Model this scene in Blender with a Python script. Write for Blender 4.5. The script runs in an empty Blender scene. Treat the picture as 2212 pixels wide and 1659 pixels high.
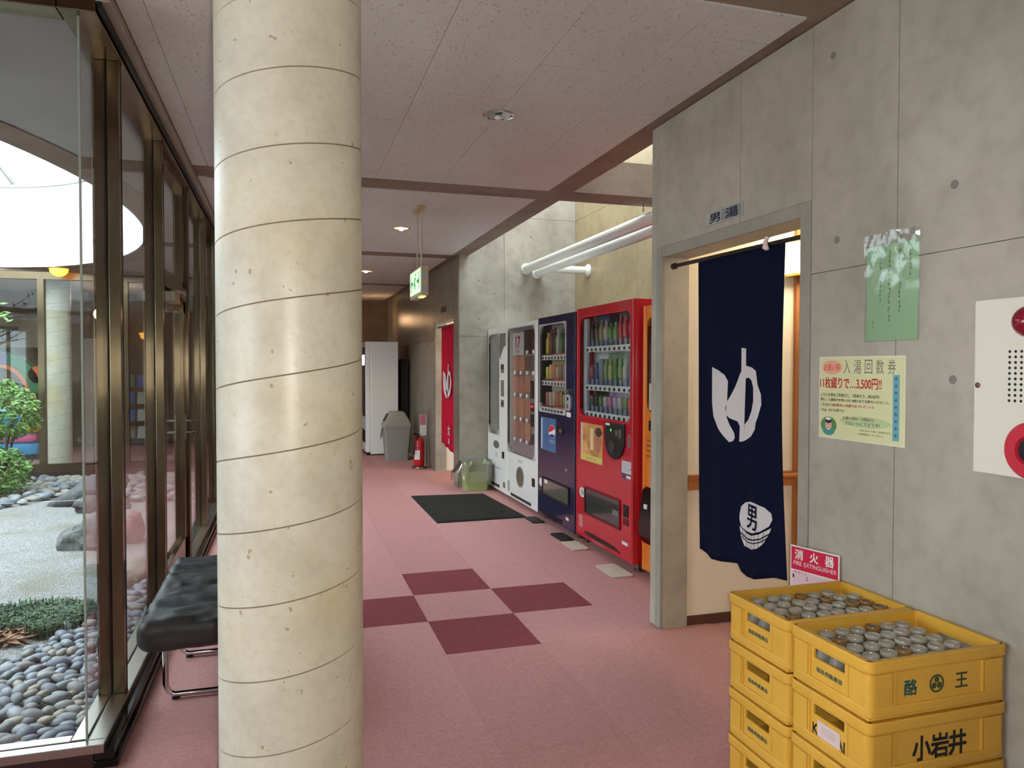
import bpy, bmesh, math, random
from mathutils import Vector, Matrix, noise
random.seed(7)
S = bpy.context.scene
col = S.collection
V = Vector

# ------------------------------------------------------------------ camera
f_px, yaw, pit, roll, EYE = 1612.6, 0.294463, 0.0233374, 0.0012715, 1.4314
fw = V((math.sin(yaw)*math.cos(pit), math.cos(yaw)*math.cos(pit), -math.sin(pit)))
rt = V((math.cos(yaw), -math.sin(yaw), 0)); up = rt.cross(fw)
rt, up = rt*math.cos(roll)+up*math.sin(roll), up*math.cos(roll)-rt*math.sin(roll)
cd = bpy.data.cameras.new('camera'); cd.sensor_fit = 'HORIZONTAL'; cd.sensor_width = 36
cd.lens = 36*f_px/2212; cd.clip_start = .05; cd.clip_end = 200
cam = bpy.data.objects.new('camera', cd); col.objects.link(cam)
cam.matrix_world = Matrix(((rt.x, up.x, -fw.x, 0), (rt.y, up.y, -fw.y, 0), (rt.z, up.z, -fw.z, EYE), (0, 0, 0, 1)))
S.camera = cam

# ------------------------------------------------------------------ world, light, exposure
S.view_settings.view_transform = 'Standard'; S.view_settings.look = 'None'
S.view_settings.gamma = 1; S.view_settings.use_curve_mapping = False
S.view_settings.exposure = 0.07
w = bpy.data.worlds.new('sky'); S.world = w; w.use_nodes = True
bg = w.node_tree.nodes['Background']
bg.inputs[0].default_value = (.80, .93, 1.04, 1); bg.inputs[1].default_value = 9.0
S.cycles.max_bounces = 6; S.cycles.diffuse_bounces = 3; S.cycles.glossy_bounces = 3
S.cycles.transparent_max_bounces = 12; S.cycles.transmission_bounces = 6
S.cycles.caustics_reflective = False; S.cycles.caustics_refractive = False
S.cycles.sample_clamp_indirect = 6
S.cycles.use_denoising = True; S.cycles.use_light_tree = False
S.cycles.use_adaptive_sampling = True; S.cycles.adaptive_threshold = .04

def light(name, kind, loc, power, color=(1, 1, 1), size=.1, **k):
    d = bpy.data.lights.new(name, kind); d.energy = power; d.color = color
    if kind == 'AREA':
        d.shape = 'RECTANGLE'; d.size = size; d.size_y = k.get('size_y', size)
    else:
        d.shadow_soft_size = size
    o = bpy.data.objects.new(name, d); col.objects.link(o); o.location = loc
    return o
def portal(name, loc, sx, sy, rot=(0, 0, 0)):
    o = light(name, 'AREA', loc, 1, size=sx, size_y=sy); o.data.cycles.is_portal = True; o.rotation_euler = rot
portal('courtyard_sky_portal', (-3.95, 7.12, 3.86), 5.6, 8.9)
portal('alcove_sky_portal', (2.72, 6.2, 4.35), 1.5, 5.0)
portal('added_window_portal', (-7.52, -.1, 1.3), 5.4, 2.3, (math.radians(90), 0, math.radians(90)))  # sky sampling for the unseen window added on the left
# the photographer's flash, 3 cm to the right of the lens
fl = light('camera_flash', 'SPOT', V((0, 0, EYE)) + rt*.03 + up*.004 + fw*.02, 92, (1, .95, .87), .008)
fl.data.spot_size = math.radians(92); fl.data.spot_blend = .55
fl.rotation_euler = cam.matrix_world.to_euler()

# ------------------------------------------------------------------ materials
def lin(c):
    return tuple(((x/255)/12.92 if x/255 <= .04045 else ((x/255+.055)/1.055)**2.4) for x in c)
MATS = {}
def mat(name, c, rough=.6, metal=0, spec=.5, var=0, vs=4, bump=0, bs=60, emit=0, ecol=None, rnd=None, warm=0, trans=0, alpha=1, coat=0, ior=1.45, stretch=None, aniso=0, spots=0, spotscale=30, spotcol=None, dist=.01):
    if name in MATS: return MATS[name]
    m = bpy.data.materials.new(name); m.use_nodes = True; MATS[name] = m
    nt = m.node_tree; n = nt.nodes; L = nt.links
    b = n['Principled BSDF']
    b.inputs['Roughness'].default_value = rough; b.inputs['Metallic'].default_value = metal
    b.inputs['Specular IOR Level'].default_value = spec; b.inputs['IOR'].default_value = ior
    b.inputs['Transmission Weight'].default_value = trans; b.inputs['Alpha'].default_value = alpha
    b.inputs['Coat Weight'].default_value = coat
    cl = lin(c) + (1,)
    if aniso:
        b.inputs['Anisotropic'].default_value = aniso
        tg = n.new('ShaderNodeTangent'); tg.direction_type = 'RADIAL'; tg.axis = 'Z'; L.new(tg.outputs[0], b.inputs['Tangent'])
    b.inputs['Base Color'].default_value = cl
    src = None
    pos = None
    if var or bump or spots:
        g = n.new('ShaderNodeNewGeometry'); pos = g.outputs['Position']
        if stretch:
            mp = n.new('ShaderNodeMapping'); mp.inputs['Scale'].default_value = stretch
            L.new(pos, mp.inputs[0]); pos = mp.outputs[0]
    if rnd:
        oi = n.new('ShaderNodeObjectInfo'); cr = n.new('ShaderNodeValToRGB')
        cr.color_ramp.interpolation = 'LINEAR'
        while len(cr.color_ramp.elements) < len(rnd): cr.color_ramp.elements.new(.5)
        for i, q in enumerate(rnd):
            cr.color_ramp.elements[i].position = i/(len(rnd)-1); cr.color_ramp.elements[i].color = lin(q)+(1,)
        L.new(oi.outputs['Random'], cr.inputs[0]); src = cr.outputs[0]
    def mixin(fac, colr, prev):
        mx = n.new('ShaderNodeMix'); mx.data_type = 'RGBA'
        L.new(fac, mx.inputs[0])
        if prev is None: mx.inputs[6].default_value = cl
        else: L.new(prev, mx.inputs[6])
        mx.inputs[7].default_value = colr
        return mx.outputs[2]
    if var:
        for k, (sc, lo, hi, mul) in enumerate(((vs, .42, .68, 1-var), (vs*6.3, .45, .7, 1-var*.6), (vs*.37, .4, .65, 1+var*.45))):
            nz = n.new('ShaderNodeTexNoise'); nz.inputs['Scale'].default_value = sc; nz.inputs['Detail'].default_value = 3
            L.new(pos, nz.inputs['Vector'])
            mr = n.new('ShaderNodeMapRange'); mr.inputs[1].default_value = lo; mr.inputs[2].default_value = hi
            L.new(nz.outputs[0], mr.inputs[0])
            mu = n.new('ShaderNodeMix'); mu.data_type = 'RGBA'; mu.blend_type = 'MULTIPLY'
            L.new(mr.outputs[0], mu.inputs[0])
            if src is None: mu.inputs[6].default_value = cl
            else: L.new(src, mu.inputs[6])
            mu.inputs[7].default_value = (mul, mul*.99, mul*.97, 1); mu.clamp_result = False
            src = mu.outputs[2]
    if warm:
        nz = n.new('ShaderNodeTexNoise'); nz.inputs['Scale'].default_value = 2.6; nz.inputs['Detail'].default_value = 6; L.new(pos, nz.inputs['Vector'])
        mr = n.new('ShaderNodeMapRange'); mr.inputs[1].default_value = .46; mr.inputs[2].default_value = .72; L.new(nz.outputs[0], mr.inputs[0])
        mu = n.new('ShaderNodeMix'); mu.data_type = 'RGBA'; mu.blend_type = 'MULTIPLY'; L.new(mr.outputs[0], mu.inputs[0]); L.new(src, mu.inputs[6]); mu.inputs[7].default_value = (1-warm*.25, 1-warm*.5, 1-warm, 1); src = mu.outputs[2]
    if spots:
        nz = n.new('ShaderNodeTexNoise'); nz.inputs['Scale'].default_value = spotscale; nz.inputs['Detail'].default_value = 2
        L.new(pos, nz.inputs['Vector'])
        mr = n.new('ShaderNodeMapRange'); mr.inputs[1].default_value = 1-spots; mr.inputs[2].default_value = 1-spots+.03
        L.new(nz.outputs[0], mr.inputs[0])
        src = mixin(mr.outputs[0], lin(spotcol)+(1,), src)
    if src is not None: L.new(src, b.inputs['Base Color'])
    if bump:
        nz = n.new('ShaderNodeTexNoise'); nz.inputs['Scale'].default_value = bs; nz.inputs['Detail'].default_value = 1.5
        L.new(pos, nz.inputs['Vector'])
        bp = n.new('ShaderNodeBump'); bp.inputs['Strength'].default_value = bump; bp.inputs['Distance'].default_value = dist
        L.new(nz.outputs[0], bp.inputs['Height']); L.new(bp.outputs[0], b.inputs['Normal'])
    if emit:
        b.inputs['Emission Color'].default_value = lin(ecol or c)+(1,); b.inputs['Emission Strength'].default_value = emit
    return m
def glassmat(name, tint=(1, 1, 1), rough=0, refl=1.0):
    m = bpy.data.materials.new(name); m.use_nodes = True; MATS[name] = m
    nt = m.node_tree; n = nt.nodes; L = nt.links; n.clear()
    o = n.new('ShaderNodeOutputMaterial'); t = n.new('ShaderNodeBsdfTransparent'); g = n.new('ShaderNodeBsdfGlossy')
    t.inputs[0].default_value = tint+(1,); g.inputs['Roughness'].default_value = rough
    fr = n.new('ShaderNodeLayerWeight'); fr.inputs[0].default_value = .5      # facing: same from both sides of the sheet
    pw = n.new('ShaderNodeMath'); pw.operation = 'POWER'; pw.inputs[1].default_value = 5
    mu = n.new('ShaderNodeMath'); mu.operation = 'MULTIPLY_ADD'; mu.inputs[1].default_value = .9*refl; mu.inputs[2].default_value = .04*refl; mu.use_clamp = True
    L.new(fr.outputs['Facing'], pw.inputs[0])
    mx = n.new('ShaderNodeMixShader')
    L.new(pw.outputs[0], mu.inputs[0]); L.new(mu.outputs[0], mx.inputs[0]); L.new(t.outputs[0], mx.inputs[1]); L.new(g.outputs[0], mx.inputs[2]); L.new(mx.outputs[0], o.inputs[0])
    return m

concrete = mat('concrete', (180, 172, 157), .62, var=.2, vs=2.2, bump=.25, bs=45, dist=.004)
concrete_beam = mat('beam_concrete', (140, 122, 106), .75, var=.22, vs=3, bump=.2, bs=60, dist=.004)
concrete_alcove = mat('alcove_concrete', (170, 162, 147), .32, var=.26, vs=1.7, bump=.12, bs=30, dist=.003)
concrete_stain = mat('stained_concrete', (166, 146, 112), .35, var=.25, vs=1.5, bump=.12, bs=30, dist=.003)
casing_m = mat('painted_casing', (160, 156, 144), .6, var=.12, vs=4, bump=.15, bs=50, dist=.003)
column_m = mat('column_concrete', (214, 208, 188), .36, warm=.32, var=.12, vs=7, bump=.2, bs=70, dist=.003, spots=.29, spotscale=38, spotcol=(170, 152, 118))
board = mat('ceiling_board', (210, 209, 205), .85, var=.05, vs=3, bump=.3, bs=120, dist=.003, stretch=(1.0, .42, 1), spots=.35, spotscale=120, spotcol=(168, 162, 155))
soffit_m = mat('soffit_board', (170, 170, 168), .85, var=.05, vs=3)
carpet_l = mat('carpet_light', (200, 150, 148), .95, spec=.1, var=.14, vs=60, bump=.6, bs=420, dist=.004)
carpet_d = mat('carpet_dark', (138, 74, 80), .95, spec=.1, var=.16, vs=60, bump=.6, bs=420, dist=.004)
carpet_m = mat('carpet_mid', (197, 146, 144), .95, spec=.1, var=.14, vs=60, bump=.6, bs=420, dist=.004)
bronze = mat('bronze_aluminium', (124, 110, 88), .22, metal=1, var=.1, vs=1.5, aniso=.88)
bronze_d = mat('dark_frame_groove', (30, 25, 21), .5, metal=.4)
steel = mat('brushed_steel', (168, 163, 152), .3, metal=1)
chrome = mat('chrome', (215, 215, 215), .08, metal=1)
black_gloss = mat('black_gloss', (14, 13, 13), .14)
black_m = mat('black_plastic', (22, 22, 22), .45)
white_m = mat('white_enamel', (244, 244, 239), .28, coat=.3)
glass = glassmat('window_glass', (.97, .985, .98))
glass_case = glassmat('display_glass', (.93, .94, .94), refl=1.0)
cream = mat('cream_wall', (244, 234, 212), .8, var=.03, vs=3)
wood = mat('handrail_wood', (178, 112, 60), .45, var=.2, vs=6, stretch=(.2, 1, 1))
navy_cloth = mat('navy_cloth', (17, 22, 44), .9, spec=.1, bump=.3, bs=500, dist=.002)
white_print = mat('white_print', (214, 206, 204), .85, spec=.1)
red_cloth = mat('red_cloth', (190, 30, 55), .9, spec=.1, bump=.3, bs=400, dist=.002)
paper_white = mat('paper_white', (232, 230, 226), .6)
yellow_crate = mat('yellow_plastic', (224, 172, 66), .38, var=.06, vs=6)
ink_green = mat('green_ink', (14, 82, 82), .6)
ink_black = mat('black_ink', (24, 28, 26), .6)
ink_red = mat('red_ink', (200, 34, 44), .6)
ink_grey = mat('grey_ink', (150, 150, 150), .6)

# ------------------------------------------------------------------ mesh helpers
ORG = {}
def props(o, label=None, cat=None, group=None, kind=None):
    if label: o['label'] = label
    if cat: o['category'] = cat
    if group: o['group'] = group
    if kind: o['kind'] = kind
    return o
def thing(name, label, cat, loc, group=None, kind=None, rz=0):
    o = bpy.data.objects.new(name, None); col.objects.link(o); o.location = loc; o.empty_display_size = .1
    o.rotation_euler.z = rz
    ORG[o] = V(loc)
    return props(o, label, cat, group, kind)
class MB:
    def __init__(s): s.v = []; s.f = []; s.m = []
    def add(s, vs, fs, mi=0):
        k = len(s.v); s.v += [V(p) for p in vs]
        for q in fs: s.f.append([i+k for i in q]); s.m.append(mi)
        return s
    def box(s, x0, x1, y0, y1, z0, z1, mi=0):
        if x0 > x1: x0, x1 = x1, x0
        if y0 > y1: y0, y1 = y1, y0
        if z0 > z1: z0, z1 = z1, z0
        return s.add([(x0, y0, z0), (x1, y0, z0), (x1, y1, z0), (x0, y1, z0), (x0, y0, z1), (x1, y0, z1), (x1, y1, z1), (x0, y1, z1)],
                     [(0, 3, 2, 1), (4, 5, 6, 7), (0, 1, 5, 4), (1, 2, 6, 5), (2, 3, 7, 6), (3, 0, 4, 7)], mi)
    def obox(s, c, ax, ay, az, mi=0):
        c, ax, ay, az = V(c), V(ax), V(ay), V(az)
        vs = [c+ax*a+ay*b+az*d for d in (-1, 1) for a, b in ((-1, -1), (1, -1), (1, 1), (-1, 1))]
        fs = [(0, 3, 2, 1), (4, 5, 6, 7), (0, 1, 5, 4), (1, 2, 6, 5), (2, 3, 7, 6), (3, 0, 4, 7)]
        return s.add(vs, fs, mi)
    def loft(s, rings, cap0=True, cap1=True, closed=True, mi=0):
        n = len(rings[0]); vs = [p for r in rings for p in r]; fs = []
        for i in range(len(rings)-1):
            for j in range(n if closed else n-1):
                a = i*n+j; b = i*n+(j+1) % n
                fs.append((a, b, b+n, a+n))
        if cap0: fs.append(tuple(reversed(range(n))))
        if cap1: fs.append(tuple(range((len(rings)-1)*n, len(rings)*n)))
        return s.add(vs, fs, mi)
    def tube(s, pts, r, n=10, mi=0, caps=True):
        pts = [V(p) for p in pts]; rings = []
        rs = r if isinstance(r, (list, tuple)) else [r]*len(pts)
        t0 = (pts[1]-pts[0]).normalized()
        u = t0.orthogonal().normalized()
        for i, p in enumerate(pts):
            a = pts[max(i-1, 0)]; b = pts[min(i+1, len(pts)-1)]; t = (b-a).normalized()
            u = (u - t*u.dot(t)).normalized(); w_ = t.cross(u)
            rings.append([p+(u*math.cos(k*2*math.pi/n)+w_*math.sin(k*2*math.pi/n))*rs[i] for k in range(n)])
        return s.loft(rings, caps, caps, mi=mi)
    def lathe(s, c, prof, n=20, axis='z', mi=0, cap0=True, cap1=True):
        c = V(c); rings = []
        for r, h in prof:
            ring = []
            for k in range(n):
                a = 2*math.pi*k/n; x, y = r*math.cos(a), r*math.sin(a)
                ring.append(c + (V((x, y, h)) if axis == 'z' else V((h, x, y)) if axis == 'x' else V((y, h, x))))
            rings.append(ring)
        return s.loft(rings, cap0, cap1, mi=mi)
    def prism(s, pts, off, mi=0):
        """closed polygon pts (3d) pushed along off"""
        pts = [V(p) for p in pts]; off = V(off)
        return s.loft([pts, [p+off for p in pts]], mi=mi)
    def ring(s, outer, inner, off, mi=0):
        n = len(outer); o = [V(p) for p in outer]; i = [V(p) for p in inner]; off = V(off)
        vs = o+i+[p+off for p in o]+[p+off for p in i]; fs = []
        for k in range(n):
            j = (k+1) % n
            fs += [(k, j, n+j, n+k), (2*n+k, 3*n+k, 3*n+j, 2*n+j), (k, 2*n+k, 2*n+j, j), (n+k, n+j, 3*n+j, 3*n+k)]
        return s.add(vs, fs, mi)
    def mesh(s, name, org, mats, smooth):
        me = bpy.data.meshes.new(name)
        me.from_pydata([p-org for p in s.v], [], s.f)
        for m_ in (mats if isinstance(mats, (list, tuple)) else [mats]): me.materials.append(m_)
        if any(s.m): me.polygons.foreach_set('material_index', s.m)
        bm = bmesh.new(); bm.from_mesh(me); bmesh.ops.recalc_face_normals(bm, faces=bm.faces); bm.to_mesh(me); bm.free()
        if smooth:
            me.shade_smooth(); me.set_sharp_from_angle(angle=math.radians(smooth if smooth > 1 else 40))
        return me
    def build(s, name, mats, parent=None, smooth=0, bevel=0, label=None, cat=None, group=None, kind=None, org=None, seg=2):
        if parent is not None: og = ORG[parent]
        elif org is not None: og = V(org)
        else:
            xs = [p.x for p in s.v]; ys = [p.y for p in s.v]; zs = [p.z for p in s.v]
            og = V(((min(xs)+max(xs))/2, (min(ys)+max(ys))/2, min(zs)))
        o = bpy.data.objects.new(name, s.mesh(name, og, mats, smooth)); col.objects.link(o)
        ORG[o] = og
        if parent is not None: o.parent = parent
        else: o.location = og
        if bevel:
            md = o.modifiers.new('bevel', 'BEVEL'); md.width = bevel; md.segments = seg; md.limit_method = 'ANGLE'; md.angle_limit = math.radians(50)
        return props(o, label, cat, group, kind)
def rrect(y0, y1, z0, z1, r, n=5):
    out = []
    for cy, cz, a0 in ((y1-r, z1-r, 0), (y0+r, z1-r, 90), (y0+r, z0+r, 180), (y1-r, z0+r, 270)):
        for k in range(n+1):
            a = math.radians(a0+90*k/n); out.append((cy+r*math.cos(a), cz+r*math.sin(a)))
    return out
def copyobj(o, loc, parent=None, rot=None, scale=None):
    c = o.copy(); col.objects.link(c)
    if parent is not None:
        c.parent = parent; c.location = V(loc)-ORG[parent]; ORG[c] = V(loc)
    else:
        c.parent = None; c.location = loc; ORG[c] = V(loc)
    if rot is not None: c.rotation_euler = rot
    if scale is not None: c.scale = scale
    return c
_tc = bpy.data.curves.new('lettering_source', 'FONT'); _to = bpy.data.objects.new('lettering_source', _tc)
def text(body, c, wd, ht, mt, parent=None, right=(0, -1, 0), upv=(0, 0, 1), name='lettering', bold=0, depth=.0004, **k):
    """flat printed lettering: body fitted to wd x ht round the centre c"""
    _tc.body = body; _tc.size = 1; _tc.offset = 0; _tc.space_line = 1.0
    me = bpy.data.meshes.new_from_object(_to)
    vs = [v.co.copy() for v in me.vertices]; fs = [tuple(p.vertices) for p in me.polygons]
    bpy.data.meshes.remove(me)
    if not vs: return None
    x0 = min(v.x for v in vs); x1 = max(v.x for v in vs); y0 = min(v.y for v in vs); y1 = max(v.y for v in vs)
    right, upv, c = V(right).normalized(), V(upv).normalized(), V(c)
    nrm = right.cross(upv)
    b = MB(); sx, sy = wd/max(x1-x0, 1e-4), ht/max(y1-y0, 1e-4)
    shifts = [(0, 0)] if bold <= 0 else [(bold, bold), (-bold, bold), (bold, -bold), (-bold, -bold), (0, 0)]
    for q, (du, dv) in enumerate(shifts):
        b.add([c+right*((v.x+du-(x0+x1)/2)*sx)+upv*((v.y+dv-(y0+y1)/2)*sy)+nrm*(depth+.00006*q) for v in vs], fs)
    if parent is None: return b
    return b.build(name, mt, parent, **k)
def softbox(x0, x1, y0, y1, z0, z1, r, cuts=10, wr=0, ws=6):
    bm = bmesh.new(); bmesh.ops.create_cube(bm, size=2)
    bmesh.ops.subdivide_edges(bm, edges=bm.edges[:], cuts=cuts, use_grid_fill=True)
    c = V(((x0+x1)/2, (y0+y1)/2, (z0+z1)/2)); h = V(((x1-x0)/2, (y1-y0)/2, (z1-z0)/2))
    vs = []
    for v in bm.verts:
        p = V((v.co.x*h.x, v.co.y*h.y, v.co.z*h.z))
        q = V((max(-h.x+r, min(h.x-r, p.x)), max(-h.y+r, min(h.y-r, p.y)), max(-h.z+r, min(h.z-r, p.z))))
        d = p-q
        if d.length > 1e-6: p = q+d.normalized()*r
        if wr:
            pw = c+p
            p += (d.normalized() if d.length > 1e-6 else V((0, 0, 0)))*wr*(noise.noise(pw*ws)+.5*noise.noise(pw*ws*2.3))
        vs.append(c+p)
    fs = [[v.index for v in f.verts] for f in bm.faces]; bm.free()
    return vs, fs

# ================================================================== THE SETTING
CZ = 2.74
# ---- floor with its carpet tiles
b = MB()
b.box(-.66, 4.35, -3, 15.2, -.2, -.006); b.box(-7.4, -.66, -3, 2.94, -.2, -.006); b.box(-7.4, -.66, 11.58, 15.2, -.2, -.006)
floor = b.build('floor', carpet_m, kind='structure')
X0, Y0 = .758, 3.6156
def tile_src(wd, mt):
    bb = MB(); bb.box(.0006, wd-.0006, .0006, .4994, -.006, 0)
    o = bb.build('carpet_tile', mt, floor); return o
srcs = {}
for j in range(-6, 22):
    for i in range(-3, 3):
        x = X0+.5*i; y = Y0+.5*j; wd = .5
        if i == -3: wd = .338; x = -.58
        dark = (i, j) in ((0, 2), (1, 1), (0, 0), (-1, 1))
        mt = carpet_d if dark else (carpet_l if (i*7+j*3) % 3 else carpet_m)
        key = (wd, mt.name)
        if key not in srcs:
            bb = MB(); bb.box(.0006, wd-.0006, .0006, .4994, -.006, 0)
            srcs[key] = bb.mesh('carpet_tile', V((0, 0, 0)), mt, 0)
        o = bpy.data.objects.new('carpet_tile', srcs[key]); col.objects.link(o); o.parent = floor
        o.location = V((x, y, random.uniform(-.0006, 0)))-ORG[floor]

# ---- ceiling: concrete beam soffits with boards set between them
b = MB()
b.box(-.66, 2.08, -3, 15.2, CZ+.005, 3.0); b.box(2.08, 4.35, -3, 3.757, CZ+.005, 3.0); b.box(2.08, 4.35, 8.7, 15.2, CZ+.005, 3.0)
b.box(-7.4, -.66, -3, 2.93, CZ+.005, 3.0); b.box(-7.4, -.66, 11.5, 15.2, CZ+.005, 3.0)
b.box(2.08, 3.43, 5.27, 5.58, CZ+.005, 3.0)
b.box(1.9, 2.08, 3.757, 8.62, 3.0, 4.3)
ceiling = b.build('ceiling', concrete_beam, kind='structure')
strips = [(-.575, -.48), (-.48, .15), (.15, .605), (.605, 1.06), (1.06, 1.515), (1.515, 1.88)]
bays = [(-.9, 2.07), (2.39, 5.27), (5.58, 8.62), (8.97, 11.9), (12.22, 14.98)]
pm = {}
for (ya, yb) in bays:
    for k, (xa, xb) in enumerate(strips):
        y = ya; first = True
        off = .69 if k % 2 == 0 else .235
        while y < yb-1e-4:
            y2 = min(yb, y+(off if first else .91)); first = False
            key = (round(xb-xa, 3), round(y2-y, 3))
            if key not in pm:
                bb = MB(); bb.box(.0012, xb-xa-.0012, .0012, y2-y-.0012, 0, .008)
                pm[key] = bb.mesh('ceiling_panel', V((0, 0, 0)), board, 0)
            o = bpy.data.objects.new('ceiling_panel', pm[key]); col.objects.link(o); o.parent = ceiling
            o.location = V((xa, y, CZ-.003+random.uniform(0, .0008)))-ORG[ceiling]
            y = y2
# boards over the rest of the ground floor
bb = MB(); bb.box(-7.3, -.62, -2.9, 2.05, CZ-.003, CZ+.005); bb.build('ceiling_panel', board, ceiling)
bb = MB(); bb.box(-7.3, -.62, 12.22, 14.98, CZ-.003, CZ+.005); bb.build('ceiling_panel', board, ceiling)

# ---- concrete walls, cast in panels with open joints and tie holes
def wall(name, core_boxes, mt=concrete):
    bb = MB()
    for c in core_boxes: bb.box(*c)
    return bb.build(name, mt, kind='structure')
def panelsX(wl, X, sgn, rects, mt=concrete, th=.012):
    for (ya, yb, za, zb) in rects:
        bb = MB(); bb.box(X, X+sgn*th, ya+.0016, yb-.0016, za+.0016, zb-.0016)
        bb.build('concrete_panel', mt, wl)
def panelsY(wl, Y, sgn, rects, mt=concrete, th=.012):
    for (xa, xb, za, zb) in rects:
        bb = MB(); bb.box(xa+.0016, xb-.0016, Y, Y+sgn*th, za+.0016, zb-.0016)
        bb.build('concrete_panel', mt, wl)
tie_m = mat('tie_plug', (128, 124, 116), .7, var=.1, vs=30)
def ties(wl, pts, nrm, r=.014):
    for p in pts:
        bb = MB(); p = V(p); n_ = V(nrm)
        bb.tube([p-n_*.004, p+n_*.0008], r, 14); bb.build('tie_hole', tie_m, wl)
WX = 1.95
wr = wall('wall_right', [(WX+.012, 2.11, -3, 2.50, 0, CZ+.005), (WX+.012, 2.11, 2.50, 3.63, 2.02, CZ+.005), (WX+.012, 2.11, 3.63, 3.757, 0, CZ+.005)])
ys = [-2.484, -1.584, -.684, .216, 1.116, 2.016]
rc = [(a, a+.9, z0, z1) for a in ys[:-1] for z0, z1 in ((0, 1.79), (1.79, CZ))]
rc += [(2.016, 2.44, 0, 1.79), (2.016, 2.44, 1.79, CZ), (2.44, 2.916, 2.075, CZ), (2.916, 3.69, 2.075, CZ), (3.69, 3.757, 0, CZ)]
panelsX(wr, WX, 1, rc)
ties(wr, [(WX, 1.795, 1.987), (WX, 2.33, 2.586), (WX, 1.791, 1.393), (WX, 2.30, 1.9), (WX, 1.34, 1.987), (WX, 1.34, 1.393), (WX, .9, 1.987)], (-1, 0, 0))
# casing round the men's door
b = MB(); b.box(WX-.006, WX+.013, 2.44, 2.50, 0, 2.075); b.box(WX-.006, WX+.013, 3.63, 3.69, 0, 2.075); b.box(WX-.006, WX+.013, 2.50, 3.63, 2.02, 2.075)
b.build('trim_1', casing_m, kind='structure', bevel=.003)
# far stretch of the right wall with the women's door
wf = wall('wall_right_far', [(WX+.012, 2.11, 8.632, 8.87, 0, CZ+.005), (WX+.012, 2.11, 8.87, 10.07, 2.02, CZ+.005), (WX+.012, 2.11, 10.07, 15.0, 0, CZ+.005)])
shiny = mat('sealed_concrete', (128, 120, 106), .34, var=.25, vs=2, bump=.25, bs=14, dist=.006)
panelsX(wf, WX, 1, [(8.62, 8.87, 0, CZ), (8.87, 10.07, 2.02, CZ)] + [(y, y+.9, z0, z1) for y in (10.07, 10.97, 11.87, 12.77, 13.67) for z0, z1 in ((0, 1.79), (1.79, CZ))], shiny)
# alcove for the machines, open to a skylight above
wb = wall('wall_alcove_back', [(3.442, 3.6, 3.6, 8.75, 0, 4.3)], concrete_stain)
panelsX(wb, 3.43, 1, [(y, min(y+.9, 8.62), z0, z1) for y in (3.757, 4.22, 5.12, 6.02, 6.92, 7.82) for z0, z1 in ((0, 1.79), (1.79, 3.22), (3.22, 4.3))
                      if y != 3.757] + [(3.757, 4.22, 0, 4.3)], concrete_stain)
ties(wb, [(3.43, 6.45, 3.02), (3.43, 7.4, 2.2), (3.43, 6.5, 2.2), (3.43, 5.6, 2.2)], (-1, 0, 0))
we = wall('wall_alcove_end', [(2.11, 3.6, 8.632, 8.76, 0, 4.3)], concrete_alcove)
panelsY(we, 8.62, 1, [(1.962, 2.515, 0, 1.79), (1.962, 2.515, 1.79, CZ+.1), (2.515, 3.43, 0, 1.79), (2.515, 3.43, 1.79, 3.22), (2.08, 3.43, 3.22, 4.3)], concrete_alcove)
ties(we, [(2.2, 8.62, 2.45), (2.2, 8.62, 2.0), (2.4, 8.62, 2.3), (2.85, 8.62, 3.0), (2.75, 8.62, 2.62)], (0, -1, 0))
wn = wall('wall_alcove_near', [(2.11, 3.6, 3.70, 3.757, 0, 4.3)], concrete_alcove)
# corridor end, back and far left walls
endm = mat('end_concrete', (120, 100, 82), .7, var=.25, vs=2, bump=.2, bs=40, dist=.004)
ww = wall('wall_end', [(-7.4, 4.35, 15.0, 15.2, 0, CZ+.1)], endm)
wall('wall_back', [(-7.4, 4.35, -3.2, -3.0, 0, CZ+.1)])
wall('wall_left', [(-7.5, -7.3, 2.6, 15.2, -.2, 3.9), (-7.5, -7.3, -3.2, -2.8, -.2, 2.9), (-7.5, -7.3, -2.8, 2.6, 2.45, 2.9), (-7.5, -7.3, -2.8, 2.6, -.2, .12)])
w5 = thing('window_4_added', None, None, (-7.4, -.1, 0), kind='structure')  # unseen glazing added out of view to bring in side light
for y in (-2.8, -1.02, .76, 2.54):
    bb = MB(); bb.box(-7.44, -7.36, y, y+.06, .12, 2.45); bb.build('mullion', bronze, w5)
for y in (-2.8, -1.02, .76):
    bb = MB(); bb.box(-7.403, -7.397, y+.05, y+1.79, .12, 2.45); bb.build('pane', glass, w5)

# ---- lobby behind the men's curtain
lb = MB(); lb.box(2.11, 4.3, 3.65, 3.70, 0, 2.5); lb.box(4.25, 4.35, 1.5, 3.70, 0, 2.5); lb.box(2.11, 4.3, 1.5, 1.6, 0, 2.5); lb.box(2.11, 4.35, 1.5, 3.70, 2.45, 2.55)
lb.build('wall_mens_lobby', cream, kind='structure')
b = MB(); b.box(2.115, 4.25, 3.638, 3.65, 0, .05); b.build('baseboard_mens_lobby', mat('brown_base', (92, 58, 44), .6), kind='structure')
b = MB(); b.box(2.115, 4.2, 3.632, 3.65, .75, .835); hr = b.build('handrail', wood, bevel=.004, label="brown wooden handrail board on the cream wall behind the navy curtain", cat='handrail')
b = MB(); b.tube([(2.16, 3.585, .812), (4.1, 3.585, .812)], .017, 12)
for x in (2.3, 3.1, 3.9): b.tube([(x, 3.64, .79), (x, 3.585, .80)], .008, 8)
b.build('rail', wood, hr, smooth=50)
b = MB(); b.box(2.80, 2.87, 3.625, 3.65, 0, 2.45); b.build('trim_2', wood, kind='structure')
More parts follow.
